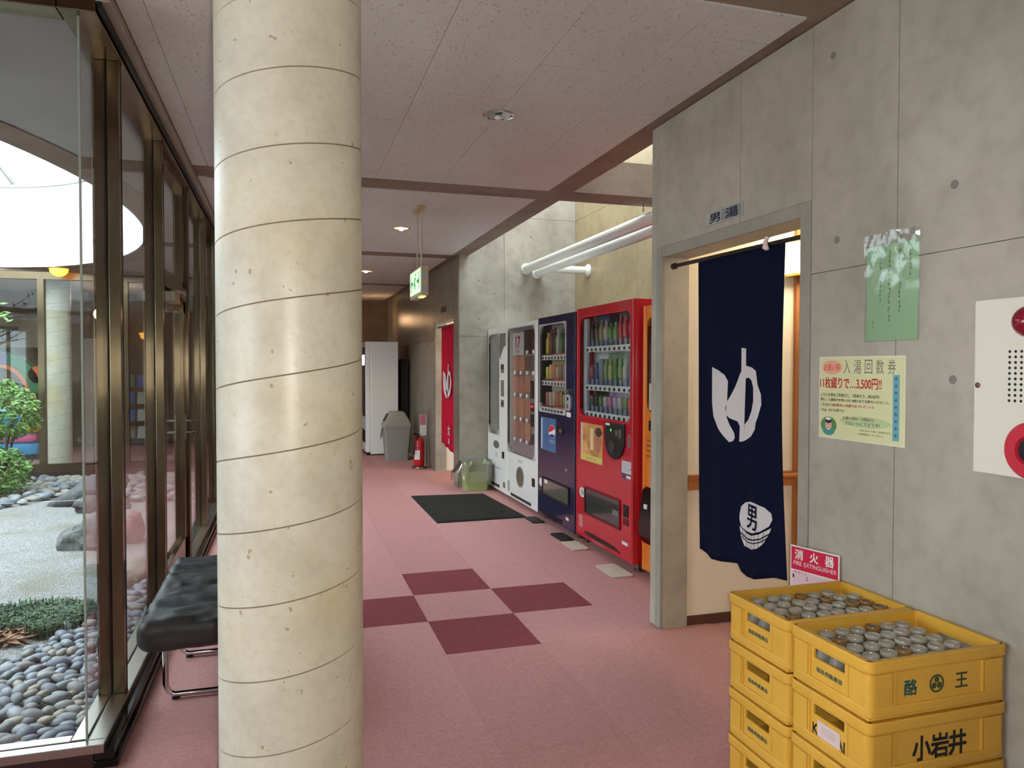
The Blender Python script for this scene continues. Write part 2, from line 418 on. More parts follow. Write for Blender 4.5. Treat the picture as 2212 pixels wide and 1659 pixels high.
lb = MB(); lb.box(2.11, 4.3, 10.09, 10.15, 0, 2.5); lb.box(4.25, 4.35, 8.76, 10.15, 0, 2.5); lb.box(2.11, 4.35, 8.76, 10.15, 2.45, 2.55)
lb.build('wall_womens_lobby', cream, kind='structure')

# ---- glazed walls round the courtyard
kerb_m = mat('dark_kerb', (58, 38, 36), .3)
b = MB(); b.box(-.66, -.58, 2.93, 11.6, 0, .03); b.box(-.66, -.592, 2.93, 11.6, .03, .062); b.build('baseboard_left', black_gloss, kind='structure', bevel=.006)
b = MB(); b.box(-7.3, -.661, 2.935, 3.04, -.2, .055); b.build('baseboard_near', kerb_m, kind='structure')
b = MB(); b.box(-7.3, -.66, 11.47, 11.6, -.2, .0); b.build('baseboard_far', kerb_m, kind='structure')
b = MB(); b.box(-.76, -.66, 3.04, 11.5, -.2, .055); b.build('baseboard_outer', kerb_m, kind='structure')
SZ, HZ = .088, 2.66
def window_root(name, loc):
    o = thing(name, None, None, loc, kind='structure'); return o
w1 = window_root('window_1', (-.69, 7, 0))
b = MB(); b.box(-.745, -.694, 2.99, 11.5, .055, SZ); b.box(-.686, -.625, 2.978, 11.5, .055, SZ); b.build('sill', steel, w1, bevel=.003)
b = MB(); b.box(-.69, -.684, 2.985, 11.5, .056, SZ-.006); b.build('groove', bronze_d, w1)
b = MB(); b.box(-.745, -.625, 2.93, 11.5, HZ, 2.705); b.build('head', bronze, w1, bevel=.003)
b = MB(); b.box(-.62, -.608, 2.93, 11.5, 2.672, 2.70); b.build('head_seal', black_m, w1)
b = MB(); b.box(-.635, -.578, 2.93, 11.5, 2.70, CZ); b.build('trim_3', casing_m, kind='structure', bevel=.004)
b = MB(); b.box(-.76, -.62, 2.93, 11.5, 2.705, CZ+.005); b.build('trim_4', concrete_beam, kind='structure')
mull_y = [3.37, 4.48, 5.60, 6.75, 7.86, 8.97, 10.08, 11.19]
msrc = None
for y in mull_y:
    bb = MB(); bb.box(-.738, -.694, y, y+.042, SZ, HZ); bb.box(-.682, -.64, y, y+.042, SZ, HZ); bb.box(-.694, -.682, y+.012, y+.030, SZ, HZ)
    m_ = bb.build('mullion', bronze, w1, bevel=.002)
    bb = MB(); bb.box(-.694, -.682, y+.009, y+.033, SZ, HZ); bb.build('groove', bronze_d, m_)
    bb = MB(); bb.box(-.642, -.638, y+.044, y+.052, SZ, HZ); bb.build('gasket', black_m, m_)
edges = [2.984]+[e for y in mull_y for e in (y+.02, y+.022)]
for a, c in [(2.984, 3.385)]+[(mull_y[k]+.025, mull_y[k+1]+.015) for k in range(len(mull_y)-1) if k != 1]:
    bb = MB(); bb.box(-.693, -.685, a, c, SZ-.02, HZ+.01); bb.build('pane', glass, w1)
# glass side of the near wall, butted at the corner
w2 = window_root('window_2', (-3.9, 2.98, 0))
b = MB(); b.box(-7.3, -.625, 2.93, 2.976, .055, SZ); b.box(-7.3, -.745, 2.986, 3.035, .055, SZ); b.build('sill', steel, w2, bevel=.003)
b = MB(); b.box(-7.3, -.69, 2.974, 2.988, .056, SZ-.006); b.build('groove', bronze_d, w2)
b = MB(); b.box(-7.3, -.747, 2.93, 3.035, HZ, 2.705); b.build('head', bronze, w2, bevel=.003)
b = MB(); b.box(-7.3, -.76, 2.93, 3.035, 2.705, CZ+.005); b.build('trim_5', concrete_beam, kind='structure')
b = MB(); b.box(-7.3, -.694, 2.977, 2.985, SZ-.02, HZ+.01); b.build('pane', glass, w2)
b = MB(); b.box(-.6935, -.6865, 2.975, 2.983, SZ-.02, HZ+.01); b.build('glass_edge', mat('silicone_joint', (150, 160, 150), .3), w2)
# far glazed wall
w3 = window_root('window_3', (-3.9, 11.52, 0))
b = MB(); b.box(-7.3, -.745, 11.48, 11.58, .0, .10); b.build('sill', bronze, w3)
b = MB(); b.box(-7.3, -.745, 11.48, 11.58, 2.60, 2.70); b.build('head', bronze, w3)
b = MB(); b.box(-7.3, -.745, 11.46, 11.6, 2.70, CZ+.005); b.build('trim_6', concrete_beam, kind='structure')
for x in (-6.45, -5.35, -4.25, -3.15, -2.125, -1.05):
    bb = MB(); bb.box(x-.038, x+.038, 11.47, 11.57, .10, 2.60); bb.build('mullion', bronze, w3)
xs = (-7.3, -6.45, -5.35, -4.25, -3.15, -2.125, -1.05, -.745)
for a, c in zip(xs, xs[1:]):
    bb = MB(); bb.box(a+.03, c-.03, 11.517, 11.523, .09, 2.61); bb.build('pane', glass, w3)
# door leaf in the left glazing, with the hopper window over it
d1 = window_root('door_1', (-.69, 5.05, 0))
ya, yb = 4.527, 5.595
b = MB(); b.box(-.72, -.66, ya, ya+.07, SZ, 1.87); b.box(-.72, -.66, yb-.10, yb, SZ, 1.87); b.box(-.72, -.66, ya, yb, SZ, .26); b.box(-.72, -.66, ya, yb, 1.79, 1.87)
b.build('door_frame', bronze, d1, bevel=.003)
b = MB(); b.box(-.693, -.687, ya+.06, yb-.09, .25, 1.80); b.build('pane', glass, d1)
b = MB(); b.box(-.735, -.645, ya, yb, 1.885, 1.95); b.build('transom', bronze, d1, bevel=.003)
b = MB(); b.box(-.72, -.665, ya, ya+.05, 1.95, HZ); b.box(-.72, -.665, yb-.05, yb, 1.95, HZ); b.box(-.72, -.665, ya, yb, 1.95, 2.0); b.box(-.72, -.665, ya, yb, HZ-.06, HZ)
b.build('hopper_frame', bronze, d1, bevel=.003)
b = MB(); b.box(-.693, -.687, ya+.04, yb-.04, 1.99, HZ-.05); b.build('pane', glass, d1)
b = MB(); b.box(-.66, -.60, 4.62, 4.86, 1.80, 1.86); b.tube([(-.62, 4.8, 1.875), (-.60, 5.05, 1.885), (-.63, 5.3, 1.89)], .009, 8); b.build('door_closer', steel, d1, bevel=.004)
b = MB(); b.box(-.662, -.652, 5.525, 5.565, .93, 1.10)
for z in (1.06, .98):
    b.tube([(-.655, 5.545, z), (-.60, 5.545, z), (-.595, 5.535, z), (-.595, 5.43, z)], .008, 10); b.tube([(-.725, 5.545, z), (-.78, 5.545, z), (-.785, 5.535, z), (-.785, 5.43, z)], .008, 10)
b.build('lever_handle', chrome, d1, smooth=50)
b = MB(); b.box(-.66, -.645, 4.535, 4.56, 1.2, 1.32); b.build('push_plate', paper_white, d1, bevel=.004)

# ---- courtyard: soffit with an oval opening, its drum and the roof light
OC, OA, OB = (-3.95, 7.12), 2.71, 4.36
def ell(a_, da=0): return V((OC[0]+(OA+da)*math.cos(a_), OC[1]+(OB+da)*math.sin(a_), 0))
NA = 128
angs = sorted([2*math.pi*k/NA for k in range(NA)])
def outer(a_, x0=-7.3, x1=-.74, y0=3.03, y1=11.5):
    d = V((OA*math.cos(a_), OB*math.sin(a_), 0)); t = 1e9
    if d.x > 1e-9: t = min(t, (x1-OC[0])/d.x)
    if d.x < -1e-9: t = min(t, (x0-OC[0])/d.x)
    if d.y > 1e-9: t = min(t, (y1-OC[1])/d.y)
    if d.y < -1e-9: t = min(t, (y0-OC[1])/d.y)
    return V((OC[0]+d.x*t, OC[1]+d.y*t, 0))
ca = [math.atan2((y-OC[1])/OB, (x-OC[0])/OA) % (2*math.pi) for x in (-7.3, -.74) for y in (3.03, 11.5)]
aa = sorted(angs+ca)
z1 = V((0, 0, CZ)); b = MB()
b.ring([outer(a)+z1 for a in aa], [ell(a)+z1 for a in aa], (0, 0, .26))
so = b.build('ceiling_courtyard', soffit_m, kind='structure')
b = MB(); zz = V((0, 0, CZ-.007)); b.ring([ell(a, .26)+zz for a in angs], [ell(a, .004)+zz for a in angs], (0, 0, .0065))
b.build('ring_beam', concrete_beam, so)
for y0_, y1_ in ((5.27, 5.58), (8.62, 8.95)):
    b = MB(); xr = OC[0]+(OA+.2)*math.sqrt(max(0, 1-((y0_+.15-OC[1])/(OB+.2))**2)); b.box(xr, -.745, y0_, y1_, CZ-.006, CZ-.0002); b.build('beam_strip', concrete_beam, so)
drum_m = mat('drum_white', (238, 238, 236), .8)
b = MB(); zz = V((0, 0, CZ)); b.ring([ell(a, .16)+zz for a in angs], [ell(a, -.006)+zz-V((0, 0, .003)) for a in angs], (0, 0, 1.04)); drum = b.build('wall_drum', drum_m, kind='structure', smooth=30)
b = MB(); zz = V((0, 0, 3.78)); b.ring([ell(a, .2)+zz for a in angs], [ell(a, -.03)+zz for a in angs], (0, 0, .05)); b.build('rim', mat('drum_rim', (170, 172, 172), .6), drum)
rib_m = mat('rooflight_rib', (150, 146, 138), .6)
rl = thing('roof_light', 'pale ribbed roof light over the oval opening of the courtyard', 'skylight', (OC[0], OC[1], 3.83))
for k in range(16):
    a = 2*math.pi*(k+.5)/16; p = ell(a)+V((0, 0, 3.84)); q = V((OC[0]+.25*math.cos(a), OC[1]+.4*math.sin(a), 5.3))
    bb = MB(); bb.tube([p, p.lerp(q, .5)+V((0, 0, .06)), q], .035, 6); bb.build('rib', rib_m, rl)
b = MB(); b.tube([(OC[0]+.3*math.cos(t), OC[1]+.45*math.sin(t), 5.3) for t in [2*math.pi*k/24 for k in range(25)]], .05, 6); b.build('hub', rib_m, rl)
# roof over the machine alcove: a skylight frame
sk = thing('alcove_skylight', 'grey skylight bars over the vending machine alcove', 'skylight', (2.78, 6.2, 4.3))
for y in (3.78, 4.7, 5.65, 6.6, 7.55, 8.5):
    b = MB(); b.box(2.09, 3.44, y, y+.05, 4.3, 4.36); b.build('bar', rib_m, sk)

# ================================================================== COLUMNS
def column(cx, cy, r, z1_, label, pitch=.197, phase=0.0, n=48):
    """spiral-formed round column: one helical strip with a fine seam groove"""
    prof = [(0.0, -.0025), (.007, -.0025), (.011, 0), (.03, 0), (.5, 0), (.97, 0), (.989, 0), (.993, -.0025), (1.0, -.0025)]
    turns = int(z1_/pitch)+3; b_ = MB(); rings = []
    for k in range(-n, turns*n+1):
        th = 2*math.pi*k/n+phase; zb = pitch*k/n-pitch
        rings.append([V((cx+(r+dr)*math.cos(th), cy+(r+dr)*math.sin(th), min(z1_, max(0, zb+pitch*v)))) for v, dr in prof])
    b_.loft(rings, False, False, closed=False)
    b_.m = [1 if k % 8 in (0, 7) else 0 for k in range(len(b_.f))]  # seam groove faces get the darker brown material
    return b_.build('concrete_column', [column_m, mat('seam_brown', (126, 108, 84), .8)], label=label, cat='column', smooth=60, org=(cx, cy, 0))
column(.0143, 2.21, .1985, CZ+.004, 'pale round concrete column with spiral seams in the foreground', phase=3.68)
column(-3.095, 12.0, .178, CZ+.004, 'round concrete column standing behind the far courtyard glass', phase=.4)

# ================================================================== MEN'S CURTAIN
NX = 1.985
def wave(y, z):
    a = min(1, max(0, (1.95-z)/1.4))
    return (.004+.006*a)*math.sin((y-2.6)*21+.6*math.sin(z*2.1))+.0018*a*math.sin((y-2.6)*47+1.0)
bot = [(2.625, .54), (2.70, .533), (2.824, .493), (2.899, .484), (2.948, .494), (2.978, .524), (3.191, .492), (3.225, .502), (3.301, .518)]
def interp(pts, x):
    for (a, c), (a2, c2) in zip(pts, pts[1:]):
        if x <= a2: return c+(c2-c)*(x-a)/(a2-a)
    return pts[-1][1]
def cloth_pt(u, t):
    """u 0..1 near->far edge, t 0..1 bottom->top"""
    yb_ = 2.625+(3.301-2.625)*u; yt = 2.645+(3.33-2.645)*u
    z = interp(bot, yb_); z = z+(1.962-z)*t
    y = yb_+(yt-yb_)*t**1.0 + (.03*math.sin(math.pi*t)*(1-u))
    return V((NX+wave(y, z), y, z))
ns = thing('noren_curtain', "tall navy curtain with a big white hiragana sign hanging in the men's doorway", 'curtain', (NX, 2.97, .5))
b = MB(); nu, nv = 48, 44
vs = [cloth_pt(i/nu, j/nv) for j in range(nv+1) for i in range(nu+1)]
b.add(vs, [(j*(nu+1)+i, j*(nu+1)+i+1, (j+1)*(nu+1)+i+1, (j+1)*(nu+1)+i) for j in range(nv) for i in range(nu)])
cl = b.build('cloth', navy_cloth, ns, smooth=60)
md = cl.modifiers.new('thick', 'SOLIDIFY'); md.thickness = .0016; md.offset = 0
def printed(polys, mt, off, name, parent):
    """flat print that follows the cloth: polygons in (y, z) filled, refined and laid on the waves"""
    bm = bmesh.new()
    for poly in polys:
        vv = [bm.verts.new((0, y, z)) for y, z in poly]; bm.faces.new(vv)
    bm.normal_update()
    bmesh.ops.triangulate(bm, faces=bm.faces[:])
    for _ in range(5):
        ed = [e for e in bm.edges if e.calc_length() > .02]
        if ed: bmesh.ops.subdivide_edges(bm, edges=ed, cuts=1)
        bmesh.ops.triangulate(bm, faces=[f for f in bm.faces if len(f.verts) > 3])
    bm.verts.index_update()
    b_ = MB(); b_.add([(NX+wave(v.co.y, v.co.z)-off, v.co.y, v.co.z) for v in bm.verts], [[v.index for v in f.verts] for f in bm.faces]); bm.free()
    return b_.build(name, mt, parent)
PA = [(3.184, 1.431), (3.123, 1.415), (3.073, 1.394), (3.049, 1.365), (3.052, 1.271), (3.064, 1.239), (3.052, 1.192), (3.035, 1.162), (3.004, 1.125), (2.999, 1.103), (3.013, 1.086), (3.036, 1.08), (3.119, 1.136), (3.17, 1.192), (3.185, 1.257)]
PB = [(3.057, 1.263), (3.023, 1.307), (2.997, 1.343), (2.964, 1.397), (2.95, 1.413), (2.953, 1.267), (2.962, 1.16), (2.981, 1.181), (3.015, 1.187), (3.038, 1.193), (3.058, 1.207)]
PC = [(2.95, 1.518), (2.91, 1.514), (2.911, 1.42), (2.93, 1.094), (2.966, 1.088), (2.961, 1.16), (2.951, 1.413)]
PD = [(2.912, 1.437), (2.856, 1.428), (2.825, 1.413), (2.816, 1.377), (2.812, 1.355), (2.788, 1.312), (2.784, 1.268), (2.804, 1.216), (2.822, 1.185), (2.828, 1.155), (2.864, 1.122), (2.93, 1.094), (2.923, 1.17), (2.89, 1.195), (2.86, 1.235), (2.844, 1.28), (2.845, 1.339), (2.862, 1.372), (2.887, 1.384), (2.915, 1.379)]
printed([PA, PB, PC, PD], white_print, .0035, 'printed_sign', cl)
disk = [(2.96, .752), (2.947, .794), (2.914, .818), (2.866, .83), (2.811, .83), (2.757, .823), (2.717, .804), (2.711, .778), (2.73, .747), (2.782, .714), (2.846, .692), (2.902, .689), (2.946, .702), (2.959, .729)]
buck = [(2.959, .703), (2.902, .68), (2.855, .679), (2.791, .699), (2.717, .742), (2.729, .715), (2.763, .664), (2.799, .636), (2.854, .618), (2.92, .619), (2.945, .651)]
printed([disk, buck], white_print, .0035, 'printed_bucket', cl)
def ribbon(pts, w_):
    up_ = [(y, z+w_/2) for y, z in pts]; dn = [(y, z-w_/2) for y, z in reversed(pts)]; return up_+dn
lines = [ribbon([(2.948, .673), (2.892, .657), (2.836, .664), (2.781, .681), (2.725, .716)], .006), ribbon([(2.941, .658), (2.892, .643), (2.836, .649), (2.781, .667), (2.733, .698)], .005)]
for ya_, za_, yb_, zb_ in ((2.935, .69, .0, 0), (2.91, .68, 0, 0), (2.88, .677, 0, 0), (2.85, .677, 0, 0), (2.82, .688, 0, 0), (2.79, .698, 0, 0), (2.76, .714, 0, 0)):
    lines.append([(ya_-.0012, za_), (ya_+.0012, za_), (ya_*.9+.283+.0012, za_-.06 if ya_ < 2.92 else za_-.045), (ya_*.9+.283-.0012, za_-.06 if ya_ < 2.92 else za_-.045)])
printed(lines, navy_cloth, .0052, 'printed_hoops', cl)
tb = text('男', (NX-.0, 2.847, .764), .094, .108, None, bold=.008)
for v in tb.v: v.x = NX+wave(v.y, v.z)-.0075
tb.build('lettering', navy_cloth, cl)
rod_m = mat('dark_rod', (40, 34, 30), .4, metal=.3)
b = MB(); b.tube([(NX, 2.50, 1.953), (NX, 3.565, 1.967)], .010, 12); b.lathe((NX, 3.55, 1.967), [(.006, 0), (.017, .006), (.017, .028), (.006, .034)], 12, 'y')
b.build('curtain_rod', rod_m, smooth=50, label="dark rod across the men's doorway that carries the navy curtain", cat='rod')
b = MB()
for a in (0, 1.1, 2.2):
    b.tube([(NX-.012, 2.745+.008*math.sin(a), 1.985), (NX-.022, 2.752, 1.965-.01*a), (NX-.016, 2.742+.01*a, 1.93+.006*a)], .009, 8)
b.build('ribbon_tie', mat('white_ribbon', (235, 215, 212), .8), smooth=60, label='small white ribbon tied round the curtain rod', cat='ribbon')

# lamp behind the curtain
lp = thing('wall_lamp', "glowing wall lamp on the cream wall behind the men's curtain", 'lamp', (2.80, 3.6, 1.94))
b = MB(); b.loft([[V((2.752, 3.64, z)), V((2.848, 3.64, z)), V((2.848, 3.55+.02*k, z)), V((2.752, 3.55+.02*k, z))] for k, z in enumerate((1.96, 2.14))])
b.build('lamp_shade', mat('lamp_shade', (255, 232, 180), .6, emit=14, ecol=(255, 222, 160)), lp, bevel=.006)
b = MB(); b.box(2.74, 2.86, 3.54, 3.65, 1.945, 1.958); b.build('bracket', mat('brass', (190, 150, 70), .3, metal=1), lp)
light('mens_lobby_lamp', 'POINT', (2.80, 3.44, 2.05), 9, (1, .84, .6), .06)
light('mens_lobby_ceiling_lamp', 'POINT', (3.3, 2.9, 2.3), 12, (1, .94, .84), .1)

# ================================================================== THINGS ON THE RIGHT WALL
def plate(name, ya_, yb_, za, zb, mt, th=.004, x=WX, **k):
    b_ = MB(); b_.box(x-th, x-.0002, ya_, yb_, za, zb); return b_.build(name, mt, bevel=k.pop('bevel', 0), **k)
# name plate over the door
o = plate('door_sign', 2.892, 3.20, 2.105, 2.168, mat('grey_plate', (176, 174, 166), .5), .006, label="small grey plate over the men's door reading 男湯", cat='sign', bevel=.002)
b = MB(); b.box(WX-.0068, WX-.006, 2.90, 3.06, 2.110, 2.163); b.build('tinted_half', mat('grey_plate_dark', (140, 142, 140), .5), o)
text('男 湯', (WX-.007, 3.04, 2.136), .235, .045, mat('navy_ink', (28, 34, 60), .6), o, bold=.018)
# green notice in a plastic sleeve
gn = plate('wall_notice', 1.924, 2.147, 1.522, 1.845, mat('green_paper', (168, 204, 158), .6), .002, label='green paper notice in a crumpled clear plastic sleeve', cat='notice')
ink_n = mat('notice_ink', (60, 84, 62), .6)
def column_text(chars, y, ztop, h, step, par, x=WX-.0024):
    for k, ch in enumerate(chars):
        if ch != ' ': text(ch, (x, y, ztop-step*k), h*.9, h, ink_n, par)
column_text('店主', 2.115, 1.585, .011, .014, gn)
random.seed(3)
for y, za, n_ in ((1.955, 1.83, 7), (2.0, 1.82, 14), (2.045, 1.82, 16), (2.085, 1.80, 10)):
    for k in range(n_):
        b = MB()
        for q in range(3):
            yy = y+random.uniform(-.004, .004); z_ = za-.0155*k+random.uniform(-.004, .004)
            if q % 2: b.box(WX-.0024, WX-.002, yy-.004, yy+.004, z_-.0007, z_+.0007)
            else: b.box(WX-.0024, WX-.002, yy-.0007, yy+.0007, z_-.005, z_+.005)
        b.build('brush_mark', ink_n, gn)
slv = glassmat('plastic_sleeve', (.96, .98, .96), .12, 4.0)
b = MB(); nu, nv = 18, 30; vs = []
for j in range(nv+1):
    for i in range(nu+1):
        y = 1.916+.238*i/nu; z = 1.518+.368*j/nv
        t = max(0, (z-1.60)/.28)
        vs.append((WX-.0035-.010*t*abs(noise.noise(V((y*26+z*9, z*7, 1.3))))-.004*t*abs(math.sin(y*110+z*22)), y, z+(.012*noise.noise(V((y*20, 0, 3))) if j == nv else 0)))
b.add(vs, [(j*(nu+1)+i, j*(nu+1)+i+1, (j+1)*(nu+1)+i+1, (j+1)*(nu+1)+i) for j in range(nv) for i in range(nu)])
b.build('plastic_sleeve', slv, gn, smooth=25)
# yellow ticket poster
po = plate('wall_poster', 1.970, 2.384, 1.165, 1.470, mat('poster_border', (226, 224, 190), .4), .002, label='pale yellow poster with red price lettering for bath tickets', cat='poster')
b = MB(); b.box(WX-.0024, WX-.002, 1.977, 2.378, 1.171, 1.464); b.build('printed_ground', mat('poster_yellow', (222, 220, 168), .45), po)
PX = WX-.0026
b = MB(); b.prism([(PX, 2.315+.052*math.cos(t), 1.430+.026*math.sin(t)) for t in [2*math.pi*k/28 for k in range(28)]], (-.0003, 0, 0)); b.build('printed_ellipse', mat('poster_pink', (240, 168, 148), .5), po)
text('お買い得', (PX-.0006, 2.315, 1.430), .082, .026, mat('poster_orange', (226, 120, 60), .5), po, bold=.012)
for k, ch in enumerate('入湯回数券'): text(ch, (PX, 2.238-.0525*k, 1.432), .035, .05, mat('poster_outline', (120, 118, 112), .5), po, bold=0); 
text('11枚綴りで…3,500円!!', (PX, 2.225, 1.372), .305, .042, ink_red, po, bold=.015)
pt = mat('poster_text', (44, 40, 34), .5)
text('こちらの券をご利用だと、1回あたり…約320円!', (PX, 2.228, 1.328), .292, .0125, pt, po, bold=.012)
text('更に、入湯券の半券(11)を10枚ためてお持ちいただくと、', (PX, 2.205, 1.309), .338, .0125, pt, po, bold=.012)
text('こちらの', (PX, 2.352, 1.290), .046, .0115, pt, po, bold=.012); text('入湯回数券(11枚綴り)をプレゼント☆', (PX, 2.215, 1.290), .222, .0125, ink_red, po, bold=.012)
text('これは、かなりお得です♪', (PX, 2.312, 1.271), .125, .0115, pt, po, bold=.012)
b = MB(); b.prism([(PX, 2.15+.12*math.cos(t), 1.236+.02*math.sin(t)) for t in [2*math.pi*k/28 for k in range(28)]], (-.0003, 0, 0)); b.build('printed_ellipse', mat('poster_green', (190, 208, 150), .5), po)
text('お買い求め・お問合せ', (PX-.0006, 2.18, 1.246), .15, .0125, mat('poster_maroon', (140, 70, 90), .5), po, bold=.008)
text('フロントにてどうぞ!', (PX-.0006, 2.16, 1.229), .165, .0125, mat('poster_violet', (90, 84, 130), .5), po, bold=.008)
text('*10枚たまるとお得にご利用頂けます。', (PX, 2.10, 1.207), .15, .007, pt, po); text('*使用期限はございません。', (PX, 2.12, 1.194), .12, .007, pt, po)
b = MB(); b.box(PX-.0003, PX, 1.994, 2.022, 1.184, 1.405); b.build('printed_strip', mat('poster_blue', (110, 168, 180), .5), po)
for k in range(9): text('★', (PX-.0006, 2.008, 1.393-.0238*k), .016, .014, mat('poster_blue_dark', (40, 90, 130), .5), po)
# bath guest vignette: leaves, face, towel cap, shoulders
def disc(cy, cz, ry, rz, d, mt, nm='printed_spot'):
    b_ = MB(); b_.prism([(PX-d, cy+ry*math.cos(t), cz+rz*math.sin(t)) for t in [2*math.pi*k/24 for k in range(24)]], (-.0002, 0, 0)); return b_.build(nm, mt, po)
disc(2.33, 1.214, .042, .032, 0, mat('leaf_print', (96, 140, 74), .5)); disc(2.33, 1.196, .033, .020, .0004, mat('teal_print', (70, 150, 140), .5))
disc(2.33, 1.216, .0165, .020, .0008, mat('skin_print', (236, 182, 160), .5)); disc(2.33, 1.231, .0175, .010, .0012, pt); disc(2.33, 1.238, .015, .0055, .0016, paper_white)
disc(2.337, 1.217, .002, .0022, .0013, pt); disc(2.324, 1.217, .002, .0022, .0013, pt); disc(2.33, 1.206, .005, .0016, .0013, ink_red)
# fire alarm panel
al = thing('fire_alarm_panel', 'cream fire alarm panel with red lamp and red push button', 'alarm panel', (WX, 1.5, 1.12))
b = MB(); b.box(WX-.02, WX-.0004, 1.18, 1.701, 1.125, 1.626); b.build('panel_plate', mat('cream_panel', (226, 220, 204), .4), al, bevel=.004)
red_gloss = mat('red_lens', (150, 16, 40), .1, coat=.5, trans=.2)
b = MB(); b.lathe((WX-.02, 1.532, 1.556), [(.044, 0), (.044, -.006), (.038, -.02), (.026, -.034), (.010, -.041), (.001, -.042)], 28, 'x'); b.build('alarm_lamp', red_gloss, al, smooth=50)
rb = mat('red_plastic', (198, 38, 60), .35)
b = MB(); b.lathe((WX-.02, 1.515, 1.205), [(.078, 0), (.078, -.010), (.070, -.018), (.040, -.018), (.036, -.008)], 36, 'x'); ab = b.build('push_button', rb, al, smooth=40)
b = MB(); b.lathe((WX-.028, 1.515, 1.205), [(.034, 0), (.034, -.004), (.02, -.006), (.001, -.0065)], 24, 'x'); b.build('button_cap', black_m, ab, smooth=40)
b = MB()
for i in range(12):
    for j in range(10):
        b.lathe((WX-.02, 1.588-.0175*i, 1.475-.0152*j), [(.0042, .003), (.0042, -.0006)], 8, 'x')
sp = b.build('speaker_holes', black_m, al, kind='stuff')
for z in (1.379,): 
    b = MB(); b.lathe((WX-.02, 1.687, z), [(.008, 0), (.008, -.002), (.005, -.004)], 14, 'x'); b.build('screw', mat('screw', (120, 84, 84), .4, metal=.6), al, smooth=40)
# extinguisher board standing behind the crates
A, B_ = V((1.885, 2.452, .739)), V((1.937, 2.262, .739))
rdir = (B_-A).normalized(); nrm = rdir.cross(V((0, 0, 1)))
es = thing('extinguisher_sign', 'red and white fire extinguisher board standing behind the yellow crates', 'sign', (1.91, 2.35, 0))
b = MB(); c = (A+B_)/2; b.obox(c-V((0, 0, .15))-nrm*.003, rdir*.106, nrm*.003, V((0, 0, .15))); b.build('board', paper_white, es, bevel=.002)
b = MB(); b.obox(c-V((0, 0, .0485)), rdir*.101, nrm*.0006, V((0, 0, .0435))); b.build('red_field', mat('sign_red', (206, 26, 66), .45), es)
b = MB(); b.obox(c-V((0, 0, .195)), rdir*.101, nrm*.0006, V((0, 0, .097))); b.build('pink_table', mat('sign_pink', (226, 196, 206), .45), es)
for k, ch in enumerate('消火器'): text(ch, c+rdir*(-.066+.066*k)-V((0, 0, .032))+nrm*.0008, .036, .038, paper_white, es, right=rdir, bold=.021)
text('FIRE', c-rdir*.072-V((0, 0, .066))+nrm*.0008, .036, .016, paper_white, es, right=rdir); text('EXTINGUISHER', c+rdir*.026-V((0, 0, .066))+nrm*.0008, .138, .016, paper_white, es, right=rdir)
text('1', c-rdir*.09-V((0, 0, .118))+nrm*.001, .007, .014, ink_black, es, right=rdir); text('2', c-rdir*.03-V((0, 0, .118))+nrm*.001, .009, .014, ink_black, es, right=rdir)
text('使用方法', c-rdir*.06-V((0, 0, .1))+nrm*.001, .06, .009, ink_red, es, right=rdir)
b = MB(); b.tube([c-V((0, 0, .3))-nrm*.006, V((c.x, c.y, .01))-nrm*.006], .008, 8); b.build('post', steel, es); b = MB(); b.obox(V((c.x-.02, c.y+.02, .006)), (.04, 0, 0), (0, .07, 0), (0, 0, .006)); b.build('foot_plate', steel, es, bevel=.003)

# ================================================================== VENDING MACHINES
def paint(n_, c): return mat(n_, c, .22, coat=.5, var=.03, vs=2)
def machine(label, yn, yf, Xf, z0, z1, mt, win, depth=.72, rec=.13, wr_=.05, inner=None, bezel=None, glass_on=True, group='vending machines in the alcove'):
    """cabinet with a recessed display; yn = near (right) edge, yf = far (left) edge; win = (y0, y1, z0, z1)"""
    t = thing('vending_machine', label, 'vending machine', (Xf+depth/2, (yn+yf)/2, 0), group=group)
    a, c, e, g = win
    b_ = MB(); b_.box(Xf+rec, Xf+depth, yn, yf, z0, z1)
    b_.box(Xf, Xf+rec, yn, a, z0, z1); b_.box(Xf, Xf+rec, c, yf, z0, z1); b_.box(Xf, Xf+rec, a, c, z0, e); b_.box(Xf, Xf+rec, a, c, g, z1)
    bm_ = b_
    body = bm_.build('cabinet', mt, t)
    b_ = MB(); b_.box(Xf+rec-.012, Xf+rec-.002, a, c, e, g); b_.build('display_back', inner or mat('display_back', (226, 230, 228), .6), t)
    b_ = MB(); o_ = rrect(a-.012, c+.012, e-.012, g+.012, .02); i_ = rrect(a, c, e, g, wr_)
    b_.ring([(Xf-.006, y, z) for y, z in o_], [(Xf-.006, y, z) for y, z in i_], (.03, 0, 0)); b_.build('window_bezel', bezel or mt, t)
    if glass_on:
        b_ = MB(); b_.prism([(Xf+.004, y, z) for y, z in rrect(a, c, e, g, wr_)], (.003, 0, 0)); b_.build('display_pane', glass_case, t)
    # rounded cabinet edges: slim pilasters down both sides and over the top
    for y in (yn+.018, yf-.018):
        b_ = MB(); b_.tube([(Xf+.012, y, z0), (Xf+.012, y, z1)], .017, 10); b_.build('edge_moulding', mt, t, smooth=60)
    for y in (yn+.06, yf-.06):
        for x in (Xf+.07, Xf+depth-.07):
            b_ = MB(); b_.lathe((x, y, 0), [(.028, 0), (.028, .012), (.012, .016), (.012, z0+.002)], 12); b_.build('foot', steel, t, smooth=40)
    return t
def fbox(t, name, ya_, yb_, za, zb, mt, Xf, d=.004, bevel=0, sink=0, par=None):
    b_ = MB(); b_.box(Xf-d, Xf+sink+.0005, ya_, yb_, za, zb); return b_.build(name, mt, par or t, bevel=bevel)
